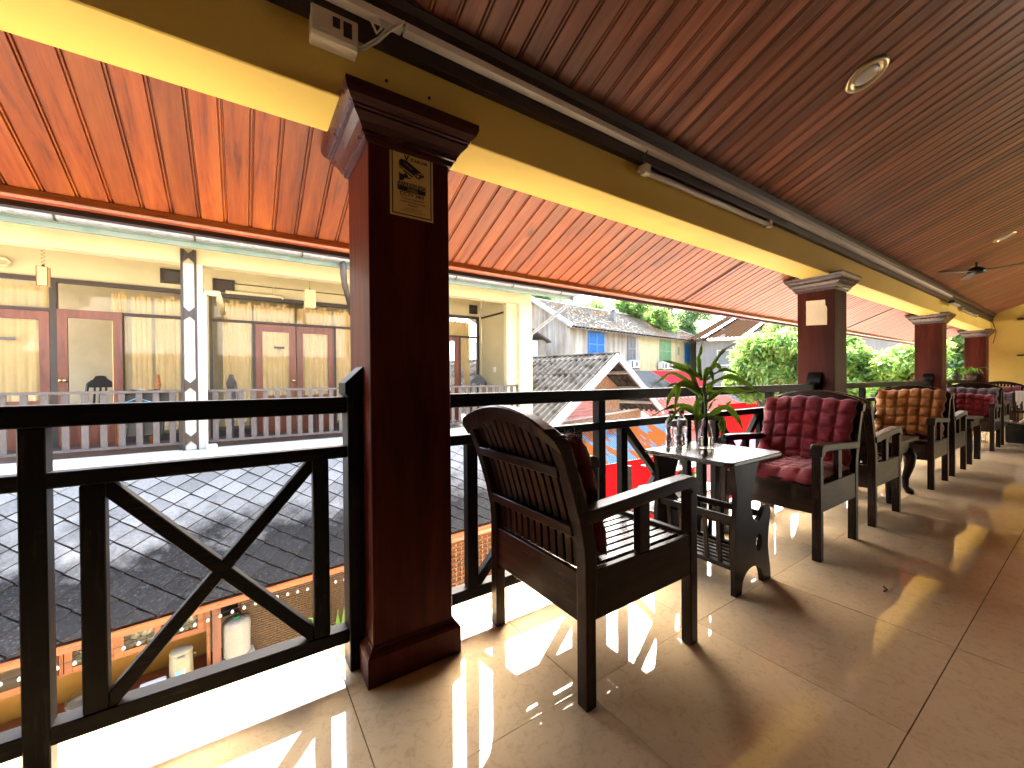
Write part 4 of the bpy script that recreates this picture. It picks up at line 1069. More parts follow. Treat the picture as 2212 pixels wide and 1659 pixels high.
# gutter, fascia, roof
ob(box(-4.4, 5.75, 6.235, 6.265, 2.70, 2.775), 'fascia', 'fascia')
ob(box(-4.4, 5.75, 6.20, 6.234, 2.755, 2.775), 'fascia_lip', 'fascia')
q = MB().prism([(6.10,2.90)]+[(6.17+.072*math.cos(R(a)), 2.838+.075*math.sin(R(a))) for a in range(190, 351, 20)]+[(6.24,2.90),(6.232,2.90)]+[(6.17+.064*math.cos(R(a)), 2.841+.067*math.sin(R(a))) for a in range(350, 189, -20)]+[(6.108,2.90)], 'x', -4.4, 5.78)
gt = ob(q, 'gutter', 'gutter', smooth=False)
for k in range(9):
    x = -3.9+k*1.15
    ob(MB().prism([(6.093,2.905)]+[(6.17+.078*math.cos(R(a)), 2.838+.081*math.sin(R(a))) for a in range(190, 351, 20)]+[(6.245,2.905)]+[(6.17+.073*math.cos(R(a)), 2.838+.076*math.sin(R(a))) for a in range(350, 189, -20)], 'x', x, x+.02), 'gutter_bracket', 'brown')
ob(MB().add([(-4.5,6.18,2.935),(5.85,6.18,2.935),(5.85,9.6,4.3),(-4.5,9.6,4.3),(-4.5,6.18,2.97),(5.85,6.18,2.97),(5.85,9.6,4.34),(-4.5,9.6,4.34)],
     [(0,3,2,1),(4,5,6,7),(0,1,5,4),(1,2,6,5),(2,3,7,6),(3,0,4,7)]), 'roof', 'ash')
ob(MB().quad((-4.5,9.6,4.34),(5.85,9.6,4.34),(5.85,13,2.9),(-4.5,13,2.9)), 'roof', 'ash')
ob(MB().prism([(7.0,2.93),(10.4,2.93),(9.6,4.25)], 'x', 5.10, 5.18), 'gable_wall', 'cream')
ob(MB().tube([(5.70,6.17,2.80),(5.70,6.19,2.68),(5.62,6.25,2.60),(5.20,6.95,2.05),(5.17,6.98,1.9)], .034, 10), 'downspout', 'gutter', smooth=True)
ob(MB().tube([(1.24,6.17,2.80),(1.24,6.17,2.62),(1.26,6.20,2.46),(1.36,6.40,2.25),(1.5,6.9,2.15)], [.040,.046,.042,.036,.036], 12), 'downspout', 'brown', smooth=True)
# window and door frames
def fr(x0, x1, z0, z1, name='window_frame', y=YW): ob(box(x0, x1, y-.03, y+.05, z0, z1), name, 'brown')
# bay 1
fr(-4.2, -.72, 2.50, 2.56); fr(-4.2, -.72, 2.085, 2.125)
for a, b_ in ((-2.235,-2.165), (-1.535,-1.475), (-.775,-.72), (-3.2,-3.14)): fr(a, b_, .149, 2.0845)
fr(-2.235,-2.165, 2.1255, 2.4995); fr(-.775,-.72,2.1255,2.4995)
def pane(x0, x1, z0, z1, y=YW+.01, parent=None): return ob(box(x0, x1, y, y+.005, z0, z1), 'pane', 'pane', parent)
pane(-3.14, -2.2355, .20, 2.0845, parent=None) if False else None
pane(-4.2, -2.2355, 2.1255, 2.4995); pane(-2.1645, -.7755, 2.1255, 2.4995); pane(-1.4745, -.7755, .25, 2.0845)
fr(-1.4745, -.7755, .149, .2495)
def door(x0, x1, label, z0=.155, z1=2.08, y=YW-.005, knob=None):
    q = MB(); st_ = .10
    q.box(x0, x0+st_, y-.02, y+.025, z0, z1); q.box(x1-st_, x1, y-.02, y+.025, z0, z1)
    q.box(x0+st_, x1-st_, y-.018, y+.023, z1-.12, z1); q.box(x0+st_, x1-st_, y-.018, y+.023, z0, z0+.55)
    q.box(x0+st_, x1-st_, y-.018, y+.023, z0+.60, z0+.66)
    d = ob(q, 'door', 'reddoor'); d['label'] = label
    pane(x0+st_, x1-st_, z0+.66, z1-.12, y=y, parent=d)
    if knob:
        k = MB().lathe([(.008,0),(.01,.02),(.028,.03),(.030,.05),(.018,.065)], n=14); k.v = [(knob+a, y-.02-c, 1.08+b2) for a, b2, c in k.v]
        ob(k, 'handle', 'metal', d, smooth=True)
    return d
door(-2.98, -2.24, 'closed glazed door at the far left', knob=None)
door(.218, .84, 'left leaf of the middle double door', knob=.80)
door(.86, 1.492, 'right leaf of the middle double door')
door(3.45, 4.17, 'glazed door at the right end')
# open leaf swung inward a little
q = MB(); q.box(0,.10,-.02,.025,.155,2.12); q.box(.57,.67,-.02,.025,.155,2.12); q.box(.10,.57,-.018,.023,2.0,2.12); q.box(.10,.57,-.018,.023,.155,.75)
o = q.build('door', 'reddoor', OB, loc=(-2.155, YW-.05-7, 0), rot=(0,0,R(2))); o['label'] = 'glazed leaf standing open'
kk = MB()
for sx in (-.018, .03): kk.tube([(.05+sx,-.02,1.10),(.05+sx,-.055,1.10)], [.012,.024], 12)
kk.build('handle', 'metal', o, smooth=True)
# bay 2
fr(-.43, -.39, .149, 2.56); fr(-.39, 1.95, 2.50, 2.56); fr(-.39, 1.95, 2.09, 2.125)
fr(.176, .214, .149, 2.0895); fr(.88-.03, .855+.005, 2.1255, 2.4995); fr(1.495, 1.533, .149, 2.0895); fr(-.39,.176,.149,.25); fr(1.533,1.95,.149,.25)
pane(-.3895, .8495, 2.1255, 2.4995); pane(.8605, 1.9495, 2.1255, 2.4995); pane(-.3895, .1755, .2505, 2.0895); pane(1.5335, 1.9495, .2505, 2.0895)
# bay 3
fr(2.6, 4.70, 2.50, 2.56); fr(2.6, 4.70, 2.05, 2.09); fr(4.66, 4.70, .149, 2.4995); fr(4.17, 4.21, .149, 2.0495); fr(3.40,3.445,.149,2.0495)
pane(2.6, 4.6595, 2.0905, 2.4995); pane(4.2105, 4.6595, .25, 2.0495); pane(2.6, 3.3995, .25, 2.0495)
# vents
for (a, b_, z0, z1) in ((-1.04,-.745,2.64,2.87),(-.375,-.07,2.58,2.80),(4.45,4.66,2.62,2.83)):
    q = MB(); t_ = .035; y0, y1 = YW-.025, YW-.001
    q.box(a,a+t_,y0,y1,z0,z1).box(b_-t_,b_,y0,y1,z0,z1).box(a+t_,b_-t_,y0,y1,z1-t_,z1).box(a+t_,b_-t_,y0,y1,z0,z0+t_)
    v_ = ob(q, 'vent_frame', 'brown')
    for k in range(5):
        zz = z0+t_+.012+k*(z1-z0-2*t_)/5
        s_ = MB().bar((a+t_,YW-.012,zz),(b_-t_,YW-.012,zz),.004,.034,up=(0,-.5,1)); ob(s_, 'slat', 'brown', v_)
ob(box(-.38,1.95,YW-.012,YW-.001,2.74,2.752), 'wall_wire', 'brown')
def conduit(pts, name, mat, r): ob(MB().tube(pts, r, 8), name, mat, smooth=True)
conduit([(-.20,YW-.03,2.50+.09),(.62,YW-.03,2.50+.09),(.66,YW-.03,2.56)], 'wall_tube', 'cream', .028)
conduit([(.50,YW-.02,2.62),(.50,YW-.02,2.75)], 'wall_tube', 'cream', .008)
conduit([(-4.0,YW-.04,2.66),(-2.62,YW-.04,2.66),(-2.58,YW-.04,2.71),(-2.62,YW-.04,2.76),(-4.0,YW-.04,2.76)], 'wall_tube', 'cream', .02)

# balcony railings of the guesthouse
def slat_rail(x0, x1, label, sp, first):
    r = empty('slatted_railing', (x0, 7.0, 0), 0, label, 'railing', 'grey slatted railings of the guesthouse balcony')
    W = x1-x0
    box(0,W,-.012,.05,.925,.958).build('top_rail', 'slat', r)
    box(0,W,-.010,.03,.225,.255).build('bottom_rail', 'slat', r)
    box(0,.04,-.006,.034,.15,.9245).build('end_post', 'brown', r); box(W-.04,W,-.006,.034,.15,.9245).build('end_post', 'brown', r)
    me = box(-.032,.032,.002,.016,.2555,.9245).mesh('slat'); me.materials.append(M['slat'])
    x = first
    while x < x1-.08:
        link('slat', me, r, loc=(x-x0, 0, 0)); x += sp
    return r
slat_rail(-4.1, -.66, 'grey slatted balcony railing left of the fretted pillar', .165, -3.90)
slat_rail(-.40, 1.98, 'grey slatted balcony railing right of the fretted pillar', .150, -.30)
slat_rail(2.32, 4.99, 'grey slatted balcony railing at the right end of the guesthouse', .150, 2.45)

# curtains
def curtain(x0, x1, z0, z1, y, label, amp=.014, n=9, tie=0, tabs=True, fw=.0):
    q = MB(); U = n*8; V = 14
    for j in range(V+1):
        v = j/V; z = z1-(z1-z0)*v
        for i in range(U+1):
            u = i/U
            if tie:
                cx_ = x0+(x1-x0)*(1 if tie > 0 else 0)
                k = 1-.72*math.sin(math.pi*min(1, v/.72)/2)**2 if v < .72 else .28
                x = cx_+(x0+(x1-x0)*u-cx_)*k
            else: x = x0+(x1-x0)*u
            yy = y+amp*math.sin(u*n*2*math.pi+.8*math.sin(v*3))*(.5+.5*v)+.004*math.sin(u*50)
            q.v.append((x, yy, z))
    for j in range(V):
        for i in range(U):
            a = j*(U+1)+i; q.f.append((a, a+1, a+U+2, a+U+1))
    if tabs:
        k = 0; x = x0+.02
        while x < x1-.06:
            if k % 3: q.quad((x,y,z1-.005),(x+.05,y,z1-.005),(x+.05,y,z1+.05),(x,y,z1+.05))
            x += .085; k += 1
    o = q.build('curtain', 'curtain', smooth=True); tag(o, label, 'curtain', 'cream curtains behind the guesthouse glass'); return o
CY = YW+.045
curtain(-3.1, -2.26, .3, 2.42, CY, 'cream curtain behind the closed door at the far left of the guesthouse', n=8)
curtain(-1.62, -1.44, .3, 2.42, CY, 'narrow cream curtain gathered beside the open glazed door', n=5, amp=.02)
curtain(-1.40, -1.16, .3, 2.40, CY+.012, 'cream curtain panel left of the dark gap in the left window', n=4)
curtain(-1.12, -.80, .3, 2.40, CY, 'cream curtain panel right of the dark gap in the left window', n=5)
curtain(-.25, .17, .3, 2.42, CY, 'cream curtain in the narrow window left of the double door', n=7)
curtain(.20, .84, .3, 2.42, CY, 'cream curtain behind the left leaf of the double door', n=8)
curtain(.88, 1.48, .3, 2.42, CY, 'cream curtain behind the right leaf of the double door', n=8)
curtain(1.50, 1.93, .3, 2.42, CY, 'cream curtain right of the double door', n=5)
curtain(3.45, 4.10, .4, 2.42, CY, 'cream curtain tied back behind the right end door', n=8, tie=-1)
curtain(4.02, 4.5, .4, 2.42, CY+.05, 'cream curtain tied back in the right end window', n=7, tie=1)
t = empty('standing_lamp', (4.05, 9.0, .152), 0, 'white shaded lamp inside the right end room of the guesthouse', 'lamp')
MB().tube([(0,0,0),(0,0,.95)], .012, 8).build('pole', 'black', t); MB().lathe([(.14,.90),(.09,1.16)], n=20).build('lamp_shade', 'cloth', t, smooth=True)
# lanterns and bulb
def lantern(x, z0, z1, w, label, tiers, wire):
    r = empty('paper_lantern', (x, 7.6, z0), 0, label, 'lantern', 'paper lanterns hanging on the guesthouse balcony')
    h = z1-z0
    for k in range(tiers):
        a, b_ = k*h/tiers, (k+1)*h/tiers
        box(-w/2+.004*(k%2), w/2-.004*(k%2), -w/2, w/2, a+.002, b_-.002).build('paper_shade', 'curtain', r)
    q = MB()
    for sx in (-1,1):
        for sy in (-1,1): q.box(sx*w/2-.004,sx*w/2+.004,sy*w/2-.004,sy*w/2+.004,-.005,h+.005)
    for z in ([0,h] if tiers < 3 else [k*h/tiers for k in range(tiers+1)]):
        q.box(-w/2-.003,w/2+.003,-w/2-.004,-w/2-.001,z-.003,z+.003)
    q.build('frame', 'reddoor' if tiers < 3 else 'plastic', r)
    pts = []
    for k in range(40):
        t_ = k/39; pts.append((.02*math.sin(k*1.3)*(wire), .01*math.cos(k*1.3)*wire, h+.03+t_*(2.955-z1-.03)))
    MB().tube(pts, .0022, 5).build('cord', 'brown', r)
    MB().lathe([(.012,h),(.018,h+.01),(.012,h+.035)], n=10).build('socket', 'black', r, smooth=True)
    return r
lantern(-2.075, 2.30, 2.54, .095, 'framed square paper lantern on a curly wire at the left of the guesthouse balcony', 1, 1)
lantern(.985, 2.31, 2.60, .15, 'tiered pale paper lantern in front of the double door', 5, .3)
bl = empty('hanging_bulb', (3.55, 7.7, 2.35), 0, 'bare bulb on a curly wire over the right end of the balcony', 'bulb')
MB().lathe([(.002,0),(.028,.02),(.032,.05),(.014,.09)], n=16).build('bulb', 'lampglass', bl, smooth=True)
MB().lathe([(.016,.09),(.016,.14)], n=12).build('socket', 'black', bl)
MB().tube([(.015*math.sin(k*1.3), .01*math.cos(k*1.3), .14+k*.0118) for k in range(40)], .0022, 5).build('cord', 'brown', bl)
# balcony chairs, tables and shirt on hanger
def side_chair(x, y, rz, label, mat='black', H_=1.02, arch_=True, scale=1):
    r = empty('balcony_chair', (x, y, .150), rz, label, 'chair', 'chairs on the guesthouse balcony')
    for a in (-.18,.18):
        for b_ in (-.18,.18): box(a-.018,a+.018,b_-.018,b_+.018,0,.44).build('leg', mat, r)
    box(-.21,.21,-.21,.21,.4405,.47).build('seat', mat, r, bevel=.005)
    q = MB(); q.bar((.19,-.18,.47),(.24,-.16,.88),.03,.03).bar((.19,.18,.47),(.24,.16,.88),.03,.03)
    N = 12; prev = None
    for k in range(N+1):
        t_ = -1+2*k/N; y_ = t_*.175; zt = .90+.10*(1-t_*t_)+(.035 if abs(t_) < .35 else 0); zb = .84
        cur = ((.225,y_,zb),(.255,y_,zb),(.258,y_,zt),(.232,y_,zt))
        if prev:
            for m_ in range(4): q.quad(prev[m_], cur[m_], cur[(m_+1)%4], prev[(m_+1)%4])
        prev = cur
    for y_ in (-.07,0,.07): q.bar((.195,y_,.5),(.238,y_,.85),.02,.022)
    q.build('backrest', mat, r); return r
side_chair(4.28, 7.6, R(70), 'dark openwork chair at the right end of the guesthouse balcony')
side_chair(-1.95, 9.0, R(80), 'dark round backed chair inside the open door of the guesthouse')
side_chair(.10, 7.95, R(200), 'small grey wooden chair behind the slatted railing near the double door', 'slat')
side_chair(-1.25, 7.75, R(14), 'orange brown wooden chair behind the railing with clothes hung beside it', 'orange')
side_chair(3.2, 7.9, R(90), 'dark chair behind the railing near the right end door')
t = box(1.0,1.6,7.6,8.0,.60,.63); t3_ = empty('balcony_table', (0,0,0), 0, 'dark low table behind the railing by the double door', 'table'); t.build('table_top', 'black', t3_)
for a in (1.03,1.54):
    for b_ in (7.62,7.95): box(a,a+.03,b_,b_+.03,.151,.5995).build('leg', 'black', t3_)
sh = empty('hung_shirt', (-1.07, 7.10, 0), 0, 'black shirt with a white collar band on a blue hanger over the balcony railing', 'shirt')
q = MB(); pts = [(-.18,.36),(-.16,.50),(-.22,.74),(-.24,.92),(-.10,.975),(.0,.955),(.12,.975),(.26,.945),(.33,.80),(.26,.74),(.22,.60),(.20,.36)]
q.prism(pts, 'y', -.03, .01); q.build('shirt_body', 'black', sh, bevel=.01)
MB().prism([(-.20,.70),(.10,.70),(.13,.80),(-.19,.80)], 'y', -.040, -.031).build('white_band', 'cloth', sh)
MB().tube([(-.18,-.045,.80),(-.05,-.045,.86),(.10,-.045,.80)], .006, 6).build('hanger', 'bluep', sh)
MB().tube([(-.05,-.045,.86),(-.05,-.045,.96),(-.02,-.045,.99),(.01,-.045,.965)], .004, 6).build('hanger_hook', 'bluep', sh)
# white strips on door glass
for (a, z) in ((-2.72, 1.66), (.50, 1.66)):
    t = box(a, a+.16, YW-.02, YW-.016, z, z+.035).build('white_strip', 'whitetin'); tag(t, ['white strip stuck on the glass of the far left door', 'white strip stuck on the glass of the double door'][a > 0], 'strip', 'white strips on the door glass')

# ---------------- slate lean-to roof
# slope plane: eave line y = 5.0+.095x at z=-1.13, ridge at y=6.74 (z=-.105)
def SR(x, t):  # t: distance ratio 0 eave .. 1 top
    ye = 5.02+.095*x; return Vector((x, ye+(6.78-ye)*t, -1.13+1.03*t))
sr = empty('slate_roof', SR(0,0), 0, 'two tone slate lean-to roof over the kitchen below the guesthouse balcony', 'roof')
a_, b_, c_, d_ = SR(-3.6,0), SR(4.9,0), SR(4.9,1), SR(-3.6,1)
q = MB()
for i in range(18):
    for j in range(6):
        p4 = [SR(-3.6+8.5*(i+di)/18, (j+dj)/6)-Vector(sr.location)-Vector((0,0,.022)) for di, dj in ((0,0),(1,0),(1,1),(0,1))]
        q.quad(*[tuple(p) for p in p4]); q.quad(*[tuple(p-Vector((0,0,.02))) for p in p4])
q.build('roof_deck', 'grout', sr)
ex = (b_-a_).normalized(); up_ = (SR(0,1)-SR(0,0)).normalized(); nn = ex.cross(up_).normalized(); eu = nn.cross(ex).normalized()
D = .1425
dm = MB().prism([(0,-D),(D,0),(0,D),(-D,0)], 'z', 0, .012).mesh('slate'); dm.materials.append(M['slate'])
cells = []
rr = random.Random(5)
for row in range(0, 17):
    for col in range(0, 29):
        x = -3.5+col*.297+(.1485 if row % 2 else 0); t = .0+row*.0700
        if t > 1.0: continue
        cells.append((x, t))
cells.sort(key=lambda c: (SR(*c)-Vector((0,0,1.05))).length)
def slate_mat4(c):
    x, t = c; p = SR(x, t)
    eU = (SR(x, t+.02)-SR(x, t-.02)).normalized(); eX = (SR(x+.05, t)-SR(x-.05, t)).normalized(); nN = eX.cross(eU).normalized(); eU = nN.cross(eX)
    L = (SR(x,1)-SR(x,0)).length*.0700/.145
    T = Matrix((eX, eU, nN)).transposed().to_4x4(); T.translation = p+nN*(.012+rr.uniform(-.002,.003))
    return T @ Matrix.Rotation(R(-4.0+rr.uniform(-1.2,1.2)), 4, 'X') @ Matrix.Rotation(R(rr.uniform(-2.5,2.5)), 4, 'Z') @ Matrix.Diagonal((1, L, 1, 1))
sloc = Matrix.Translation(-Vector(sr.location))
rest = MB()
hm_ = MB().prism([(-D,0),(D,0),(0,D)], 'z', 0, .016).mesh('slate'); hm_.materials.append(M['slate'])
for me_ in (dm, hm_):
    me_.materials.append(M['grout'])
    for p_ in me_.polygons:
        if abs(p_.normal.z) < .5: p_.material_index = 1
for i, p in enumerate(cells):
    mt4 = slate_mat4(p)
    if i < 295:
        o = bpy.data.objects.new('slate', hm_ if p[1] < .01 else dm); COL.objects.link(o); o.parent = sr; o.matrix_basis = sloc @ mt4
    else:
        mm_ = sloc @ mt4; rest.add([mm_ @ v.co for v in dm.vertices], [tuple(f.vertices) for f in dm.polygons])
if rest.v: rest.build('slates', 'slate', sr)['kind'] = 'stuff'
# eave board
p0, p1 = SR(-3.6,0)+Vector((0,-.035,-.035)), SR(4.9,0)+Vector((0,-.035,-.035))
MB().bar(p0-Vector(sr.location), p1-Vector(sr.location), .03, .055).build('eave_board', 'trim', sr)

# ---------------- kitchen below (in a frame turned with the eave)
KA = math.atan(.095)
def K(x, dy, z): return Vector((x, 5.10+.095*x, z)) + Vector((-math.sin(KA), math.cos(KA), 0))*dy
def kroot(name, x, dy, z, label, cat, group=None): return empty(name, K(x,dy,z), KA, label, cat, group)
kw = kroot('kitchen_wall', 0, .42, 0, '', ''); tag(kw, kind='structure')
box(-3.6,-.28,0,.1,-3.6,-1.15).build('wall_panel', 'mustard', kw); box(-.22,4.9,.5,.6,-3.6,-1.15).build('wall_panel', 'darkroom', kw)
cb = kroot('kitchen_cabinet', -1.35, .08, -1.19, 'orange wooden wall cabinet with glass doors full of white cups', 'cabinet')
# wall cabinet x 0..1.04, z 0..-.28
q = MB(); q.box(0,1.04,.30,.32,-.29,0).box(0,.02,0,.30,-.29,0).box(1.02,1.04,0,.30,-.29,0).box(.02,1.02,0,.30,-.29,-.27).box(.02,1.02,0,.30,-.02,0)
q.build('carcass', 'orange', cb)
for k in range(3):
    x0 = .06+k*.325; q = MB()
    q.box(x0,x0+.05,-.02,0,-.27,-.015).box(x0+.26,x0+.31,-.02,0,-.27,-.015).box(x0+.05,x0+.26,-.02,0,-.055,-.015).box(x0+.05,x0+.26,-.02,0,-.27,-.225)
    d = q.build('door', 'orange', cb, bevel=.002)
    box(x0+.05,x0+.26,-.011,-.008,-.225,-.055).build('pane', 'pane', d)
q = MB()
for k in range(3): q.box(.03+k*.34,.055+k*.34,-.024,-.0005,-.27,-.02)
q.build('stile', 'orange', cb)
box(1.04,1.07,-.02,.0,-.65,.0).build('side_post', 'orange', cb)
cupm = MB().lathe([(.020,0),(.034,.010),(.040,.04),(.042,.062),(.038,.060),(.034,.014)], n=14).mesh('cup'); cupm.materials.append(M['ceramic'])
for p in cupm.polygons: p.use_smooth = True
cupm2 = MB().lathe([(.028,0),(.036,.04),(.030,.10),(.024,.12),(.020,.118),(.026,.09),(.03,.03)], n=14).mesh('cup'); cupm2.materials.append(M['ceramic'])
for p in cupm2.polygons: p.use_smooth = True
cn = 0
for k in range(3):
    for ci, (dx, dz, me) in enumerate(((.075,.0,0),(.155,0,0),(.235,.0,0),(.105,.066,0),(.185,.066,0),(.15,.128,1),(.225,.066,1))):
        o = bpy.data.objects.new('cup', (cupm, cupm2)[me]); COL.objects.link(o)
        o.location = K(-1.35+.06+k*.325+dx, .08+.09+.03*(dz > 0), -1.19-.268+dz); o.rotation_euler = (rng.uniform(-.5,.5) if dz > 0 else 0, rng.uniform(-.5,.5) if dz > 0 else 0, rng.uniform(0,6))
        tag(o, '%s white cup behind the %s glass pane of the orange cabinet' % ({0:'bottom left',1:'bottom middle',2:'bottom right',3:'second row left',4:'second row middle',5:'topmost tall',6:'second row right tall'}[ci], ('left','middle','right')[k]), 'cup', 'white cups in the orange cabinet')
ca = kroot('kitchen_cabinet', -2.6, .08, -1.19, 'orange wooden cabinet with a glass door at the far left edge', 'cabinet')
q = MB(); q.box(0,1.19,.30,.32,-.32,0).box(0,.02,0,.30,-.32,0).box(1.17,1.19,0,.30,-.32,0).box(.02,1.17,0,.30,-.32,-.30).box(.02,1.17,0,.30,-.02,0); q.build('carcass', 'orange', ca)
q = MB(); q.box(.02,.60,-.02,0,-.30,-.01).box(.60,.66,-.02,0,-.30,-.01).box(1.10,1.17,-.02,0,-.30,-.01).box(.66,1.10,-.02,0,-.07,-.01).box(.66,1.10,-.02,0,-.30,-.25)
d = q.build('door', 'orange', ca, bevel=.002); box(.66,1.10,-.011,-.008,-.25,-.07).build('pane', 'pane', d)
kp = kroot('kitchen_post', -.30, -.02, -3.6, 'brown timber post at the right end of the orange cabinet', 'post'); box(.03,.10,0,.07,0,2.43).build('timber', 'reddoor', kp)
kp = kroot('kitchen_post', -1.40, -.02, -3.6, 'red timber post beside a dark gap left of the orange cabinet', 'post'); box(.03,.06,0,.07,0,2.43).build('timber', 'reddoor', kp)
kc = kroot('serving_counter', -3.4, -.12, -3.6, 'brown wooden serving counter under the slate roof', 'counter')
box(0,3.55,0,.50,1.68,1.73).build('counter_top', 'reddoor', kc); box(.02,3.5,.03,.48,0,1.679).build('counter_body', 'orange', kc)
CZ = -1.868
def kthing(name, x, dy, label, cat): return kroot(name, x, dy, CZ, label, cat)
jg = kthing('water_boiler', -.515, .06, 'cream electric water boiler jug on the serving counter', 'water boiler')
MB().lathe([(.085,0),(.092,.01),(.095,.05),(.092,.20),(.088,.26),(.075,.285)], n=28).build('body', 'jug', jg, smooth=True)
MB().lathe([(.088,.262),(.094,.27),(.085,.295),(.05,.31),(.01,.315)], c=(0,0,.002), n=28).build('lid', 'jug', jg, smooth=True)
MB().box(-.03,.03,-.125,-.085,.225,.27).build('spout', 'jug', jg, bevel=.012, seg=2)
for k in range(4): MB().lathe([(.008,0),(.006,.004)], c=(-.02+.013*k,-.09+.004*(k%2),.272), n=10).build('button', 'black', jg)
box(-.045,.0,-.0975,-.094,.04,.14).build('printed_label', 'bluep', jg); box(.015,.03,-.0975,-.094,.04,.15).build('water_gauge', 'tray', jg)
MB().tube([(.085,0,.22),(.105,-.01,.225),(.11,-.03,.222)], .007, 6).build('handle', 'jug', jg)
tr_ = kthing('plastic_tray_box', -.72, .0, 'translucent lidded tray box on the serving counter', 'tray')
box(-.11,.11,-.08,.08,0,.03).build('tray', 'whitetin', tr_, bevel=.008); box(-.095,.095,-.07,.07,.031,.09).build('clear_lid', 'tray', tr_, bevel=.012, seg=2)
bk = kthing('wicker_basket', -1.20, .10, 'small wicker basket at the left end of the serving counter', 'basket')
MB().lathe([(.06,0),(.085,.05),(.10,.11),(.095,.11),(.08,.05),(.055,.008)], n=18).build('bowl', 'cratey', bk, smooth=True)
MB().tube([(.095*math.cos(t), 0, .11+.09*math.sin(t)) for t in np.linspace(0, math.pi, 12)], .006, 6).build('handle', 'rattan', bk)
for k, xx in enumerate((-1.75, -.98)):
    cl = crumple(.24,.18,.10,20+k,14,14).build('crumpled_towel', 'cloth', smooth=True, loc=K(xx,.02,CZ+.002), rot=(0,0,KA)); tag(cl, ['crumpled pale towel on the counter at the far left', 'crumpled cream towel on the counter behind the crossed railing'][k], 'towel')
bw = kthing('red_bowl', -2.05, -.02, 'white bowl with a red inside at the far left of the counter', 'bowl')
MB().lathe([(.04,0),(.08,.05),(.10,.08)], n=20).build('outside', 'ceramic', bw, smooth=True); MB().lathe([(.03,.02),(.075,.055),(.095,.081)], n=20).build('inside', 'redwall', bw, smooth=True)
# water bottle under a cloth cover standing on a crate
cr_ = kroot('plastic_crate', -.06, .05, CZ, 'cream crate under the cloth covered water bottle', 'crate')
box(-.14,.14,-.12,.12,-.45,.04).build('crate_body', 'cratey', cr_, bevel=.008); box(-.15,.15,-.13,.13,.041,.07).build('crate_rim', 'cloth', cr_, bevel=.01)
cw = kroot('covered_water_bottle', -.065, .05, CZ+.071, 'large water bottle under a white gathered cloth cover with a green cap', 'water bottle')
q = MB(); n_ = 48; prof = [(.118,0),(.125,.01),(.122,.03),(.124,.30),(.118,.345),(.09,.365),(.03,.372)]
for r_, z in prof:
    for k in range(n_):
        t = 2*math.pi*k/n_; rr_ = r_*(1+.022*math.sin(t*11+z*9)+.008*math.sin(t*27)); q.v.append((rr_*math.cos(t), rr_*math.sin(t), z+.004*math.sin(t*9)))
for i in range(len(prof)-1):
    for k in range(n_): q.f.append((i*n_+k, i*n_+(k+1)%n_, (i+1)*n_+(k+1)%n_, (i+1)*n_+k))
q.build('cloth_cover', 'cloth', cw, smooth=True)
MB().lathe([(.03,.365),(.032,.385),(.018,.392),(.017,.378)], n=18).build('cap', 'green', cw, smooth=True)
# black board with chalk scribbles
bo_ = kroot('chalk_board', -.20, .35, -1.30, 'dark board with white handwriting behind the covered bottle', 'board'); box(0,.20,0,.02,-.22,.10).build('board', 'black', bo_)
MB().tube([(.03,-.004,.03),(.05,-.004,.05),(.06,-.004,.02),(.08,-.004,.05),(.09,-.004,.02),(.12,-.004,.045),(.14,-.004,.03)], .003, 4).build('scribble', 'cloth', bo_)
MB().tube([(.06,-.004,-.0),(.08,-.004,.01),(.10,-.004,-.005),(.13,-.004,.008)], .0025, 4).build('scribble', 'cloth', bo_)
# woven screen
ws = kroot('rattan_screen', -.02, .10, -1.17, 'brown woven rattan screen hanging under the slate roof', 'screen')
wm = MB()
for k in range(34):
    x = k*.036
    wm.tube([(x+.006*math.sin(j*math.pi+k*math.pi), .006*math.cos(j*math.pi+k*math.pi), -j*.04) for j in range(26)], .008, 5)
wm.build('woven_uprights', 'rattan', ws)['kind'] = 'stuff'
wm = MB()
for j in range(40):
    z = -.012-j*.026
    wm.bar((0,.0,z),(1.2,.0,z),.014,.015)
wm.build('woven_strips', 'rattan', ws)['kind'] = 'stuff'
box(-.02,1.22,.03,.04,-1.05,.0).build('backing', 'reddoor', ws)
# open lattice panel
lt = kroot('lattice_panel', 2.35, -.22, -1.25, 'orange open bamboo lattice panel below the eave right of the first column', 'lattice')
for k in range(13):
    t_ = .09*k; box(t_,t_+.022,0,.014,-.95,.0).build('lath', 'orange', lt)
    box(t_+.035,t_+.047,.015,.029,-.95,.0).build('lath', 'rattan', lt)
for k in range(14): box(-.02,1.14,-.012,-.001,-.95+.07*k,-.935+.07*k).build('cross_lath', 'rattan', lt)
box(-.1,1.3,.06,.07,-1.0,.02).build('backing', 'orange', lt)
# banana leaves
bn = kroot('banana_plant', .92, -.22, -2.4, 'bright green banana plant in front of the rattan screen', 'plant')
def bleaf(p0, p1, p2, w):
    p0, p1, p2 = map(Vector, (p0,p1,p2)); q = MB(); n = 12
    for i in range(n+1):
        t = i/n; p = p0*(1-t)**2+p1*2*t*(1-t)+p2*t*t; d = ((p1-p0)*(1-t)+(p2-p1)*t).normalized(); s = d.cross(Vector((.2,-1,.1))).normalized()
        ww = w*math.sin(math.pi*min(1,t+.06))**.6*(1 if t < .9 else .6)
        q.v += [tuple(p-s*ww+Vector((0,.03,0))), tuple(p), tuple(p+s*ww+Vector((0,.03,0)))]
    for i in range(n): q.f += [(3*i,3*i+1,3*i+4,3*i+3),(3*i+1,3*i+2,3*i+5,3*i+4)]
    q.build('leaf', 'banana', bn, smooth=True)
bleaf((0,0,.1),(.02,-.02,.6),(.07,-.05,1.02),.045); bleaf((0,0,.1),(-.05,0,.5),(-.05,-.04,.84),.035)
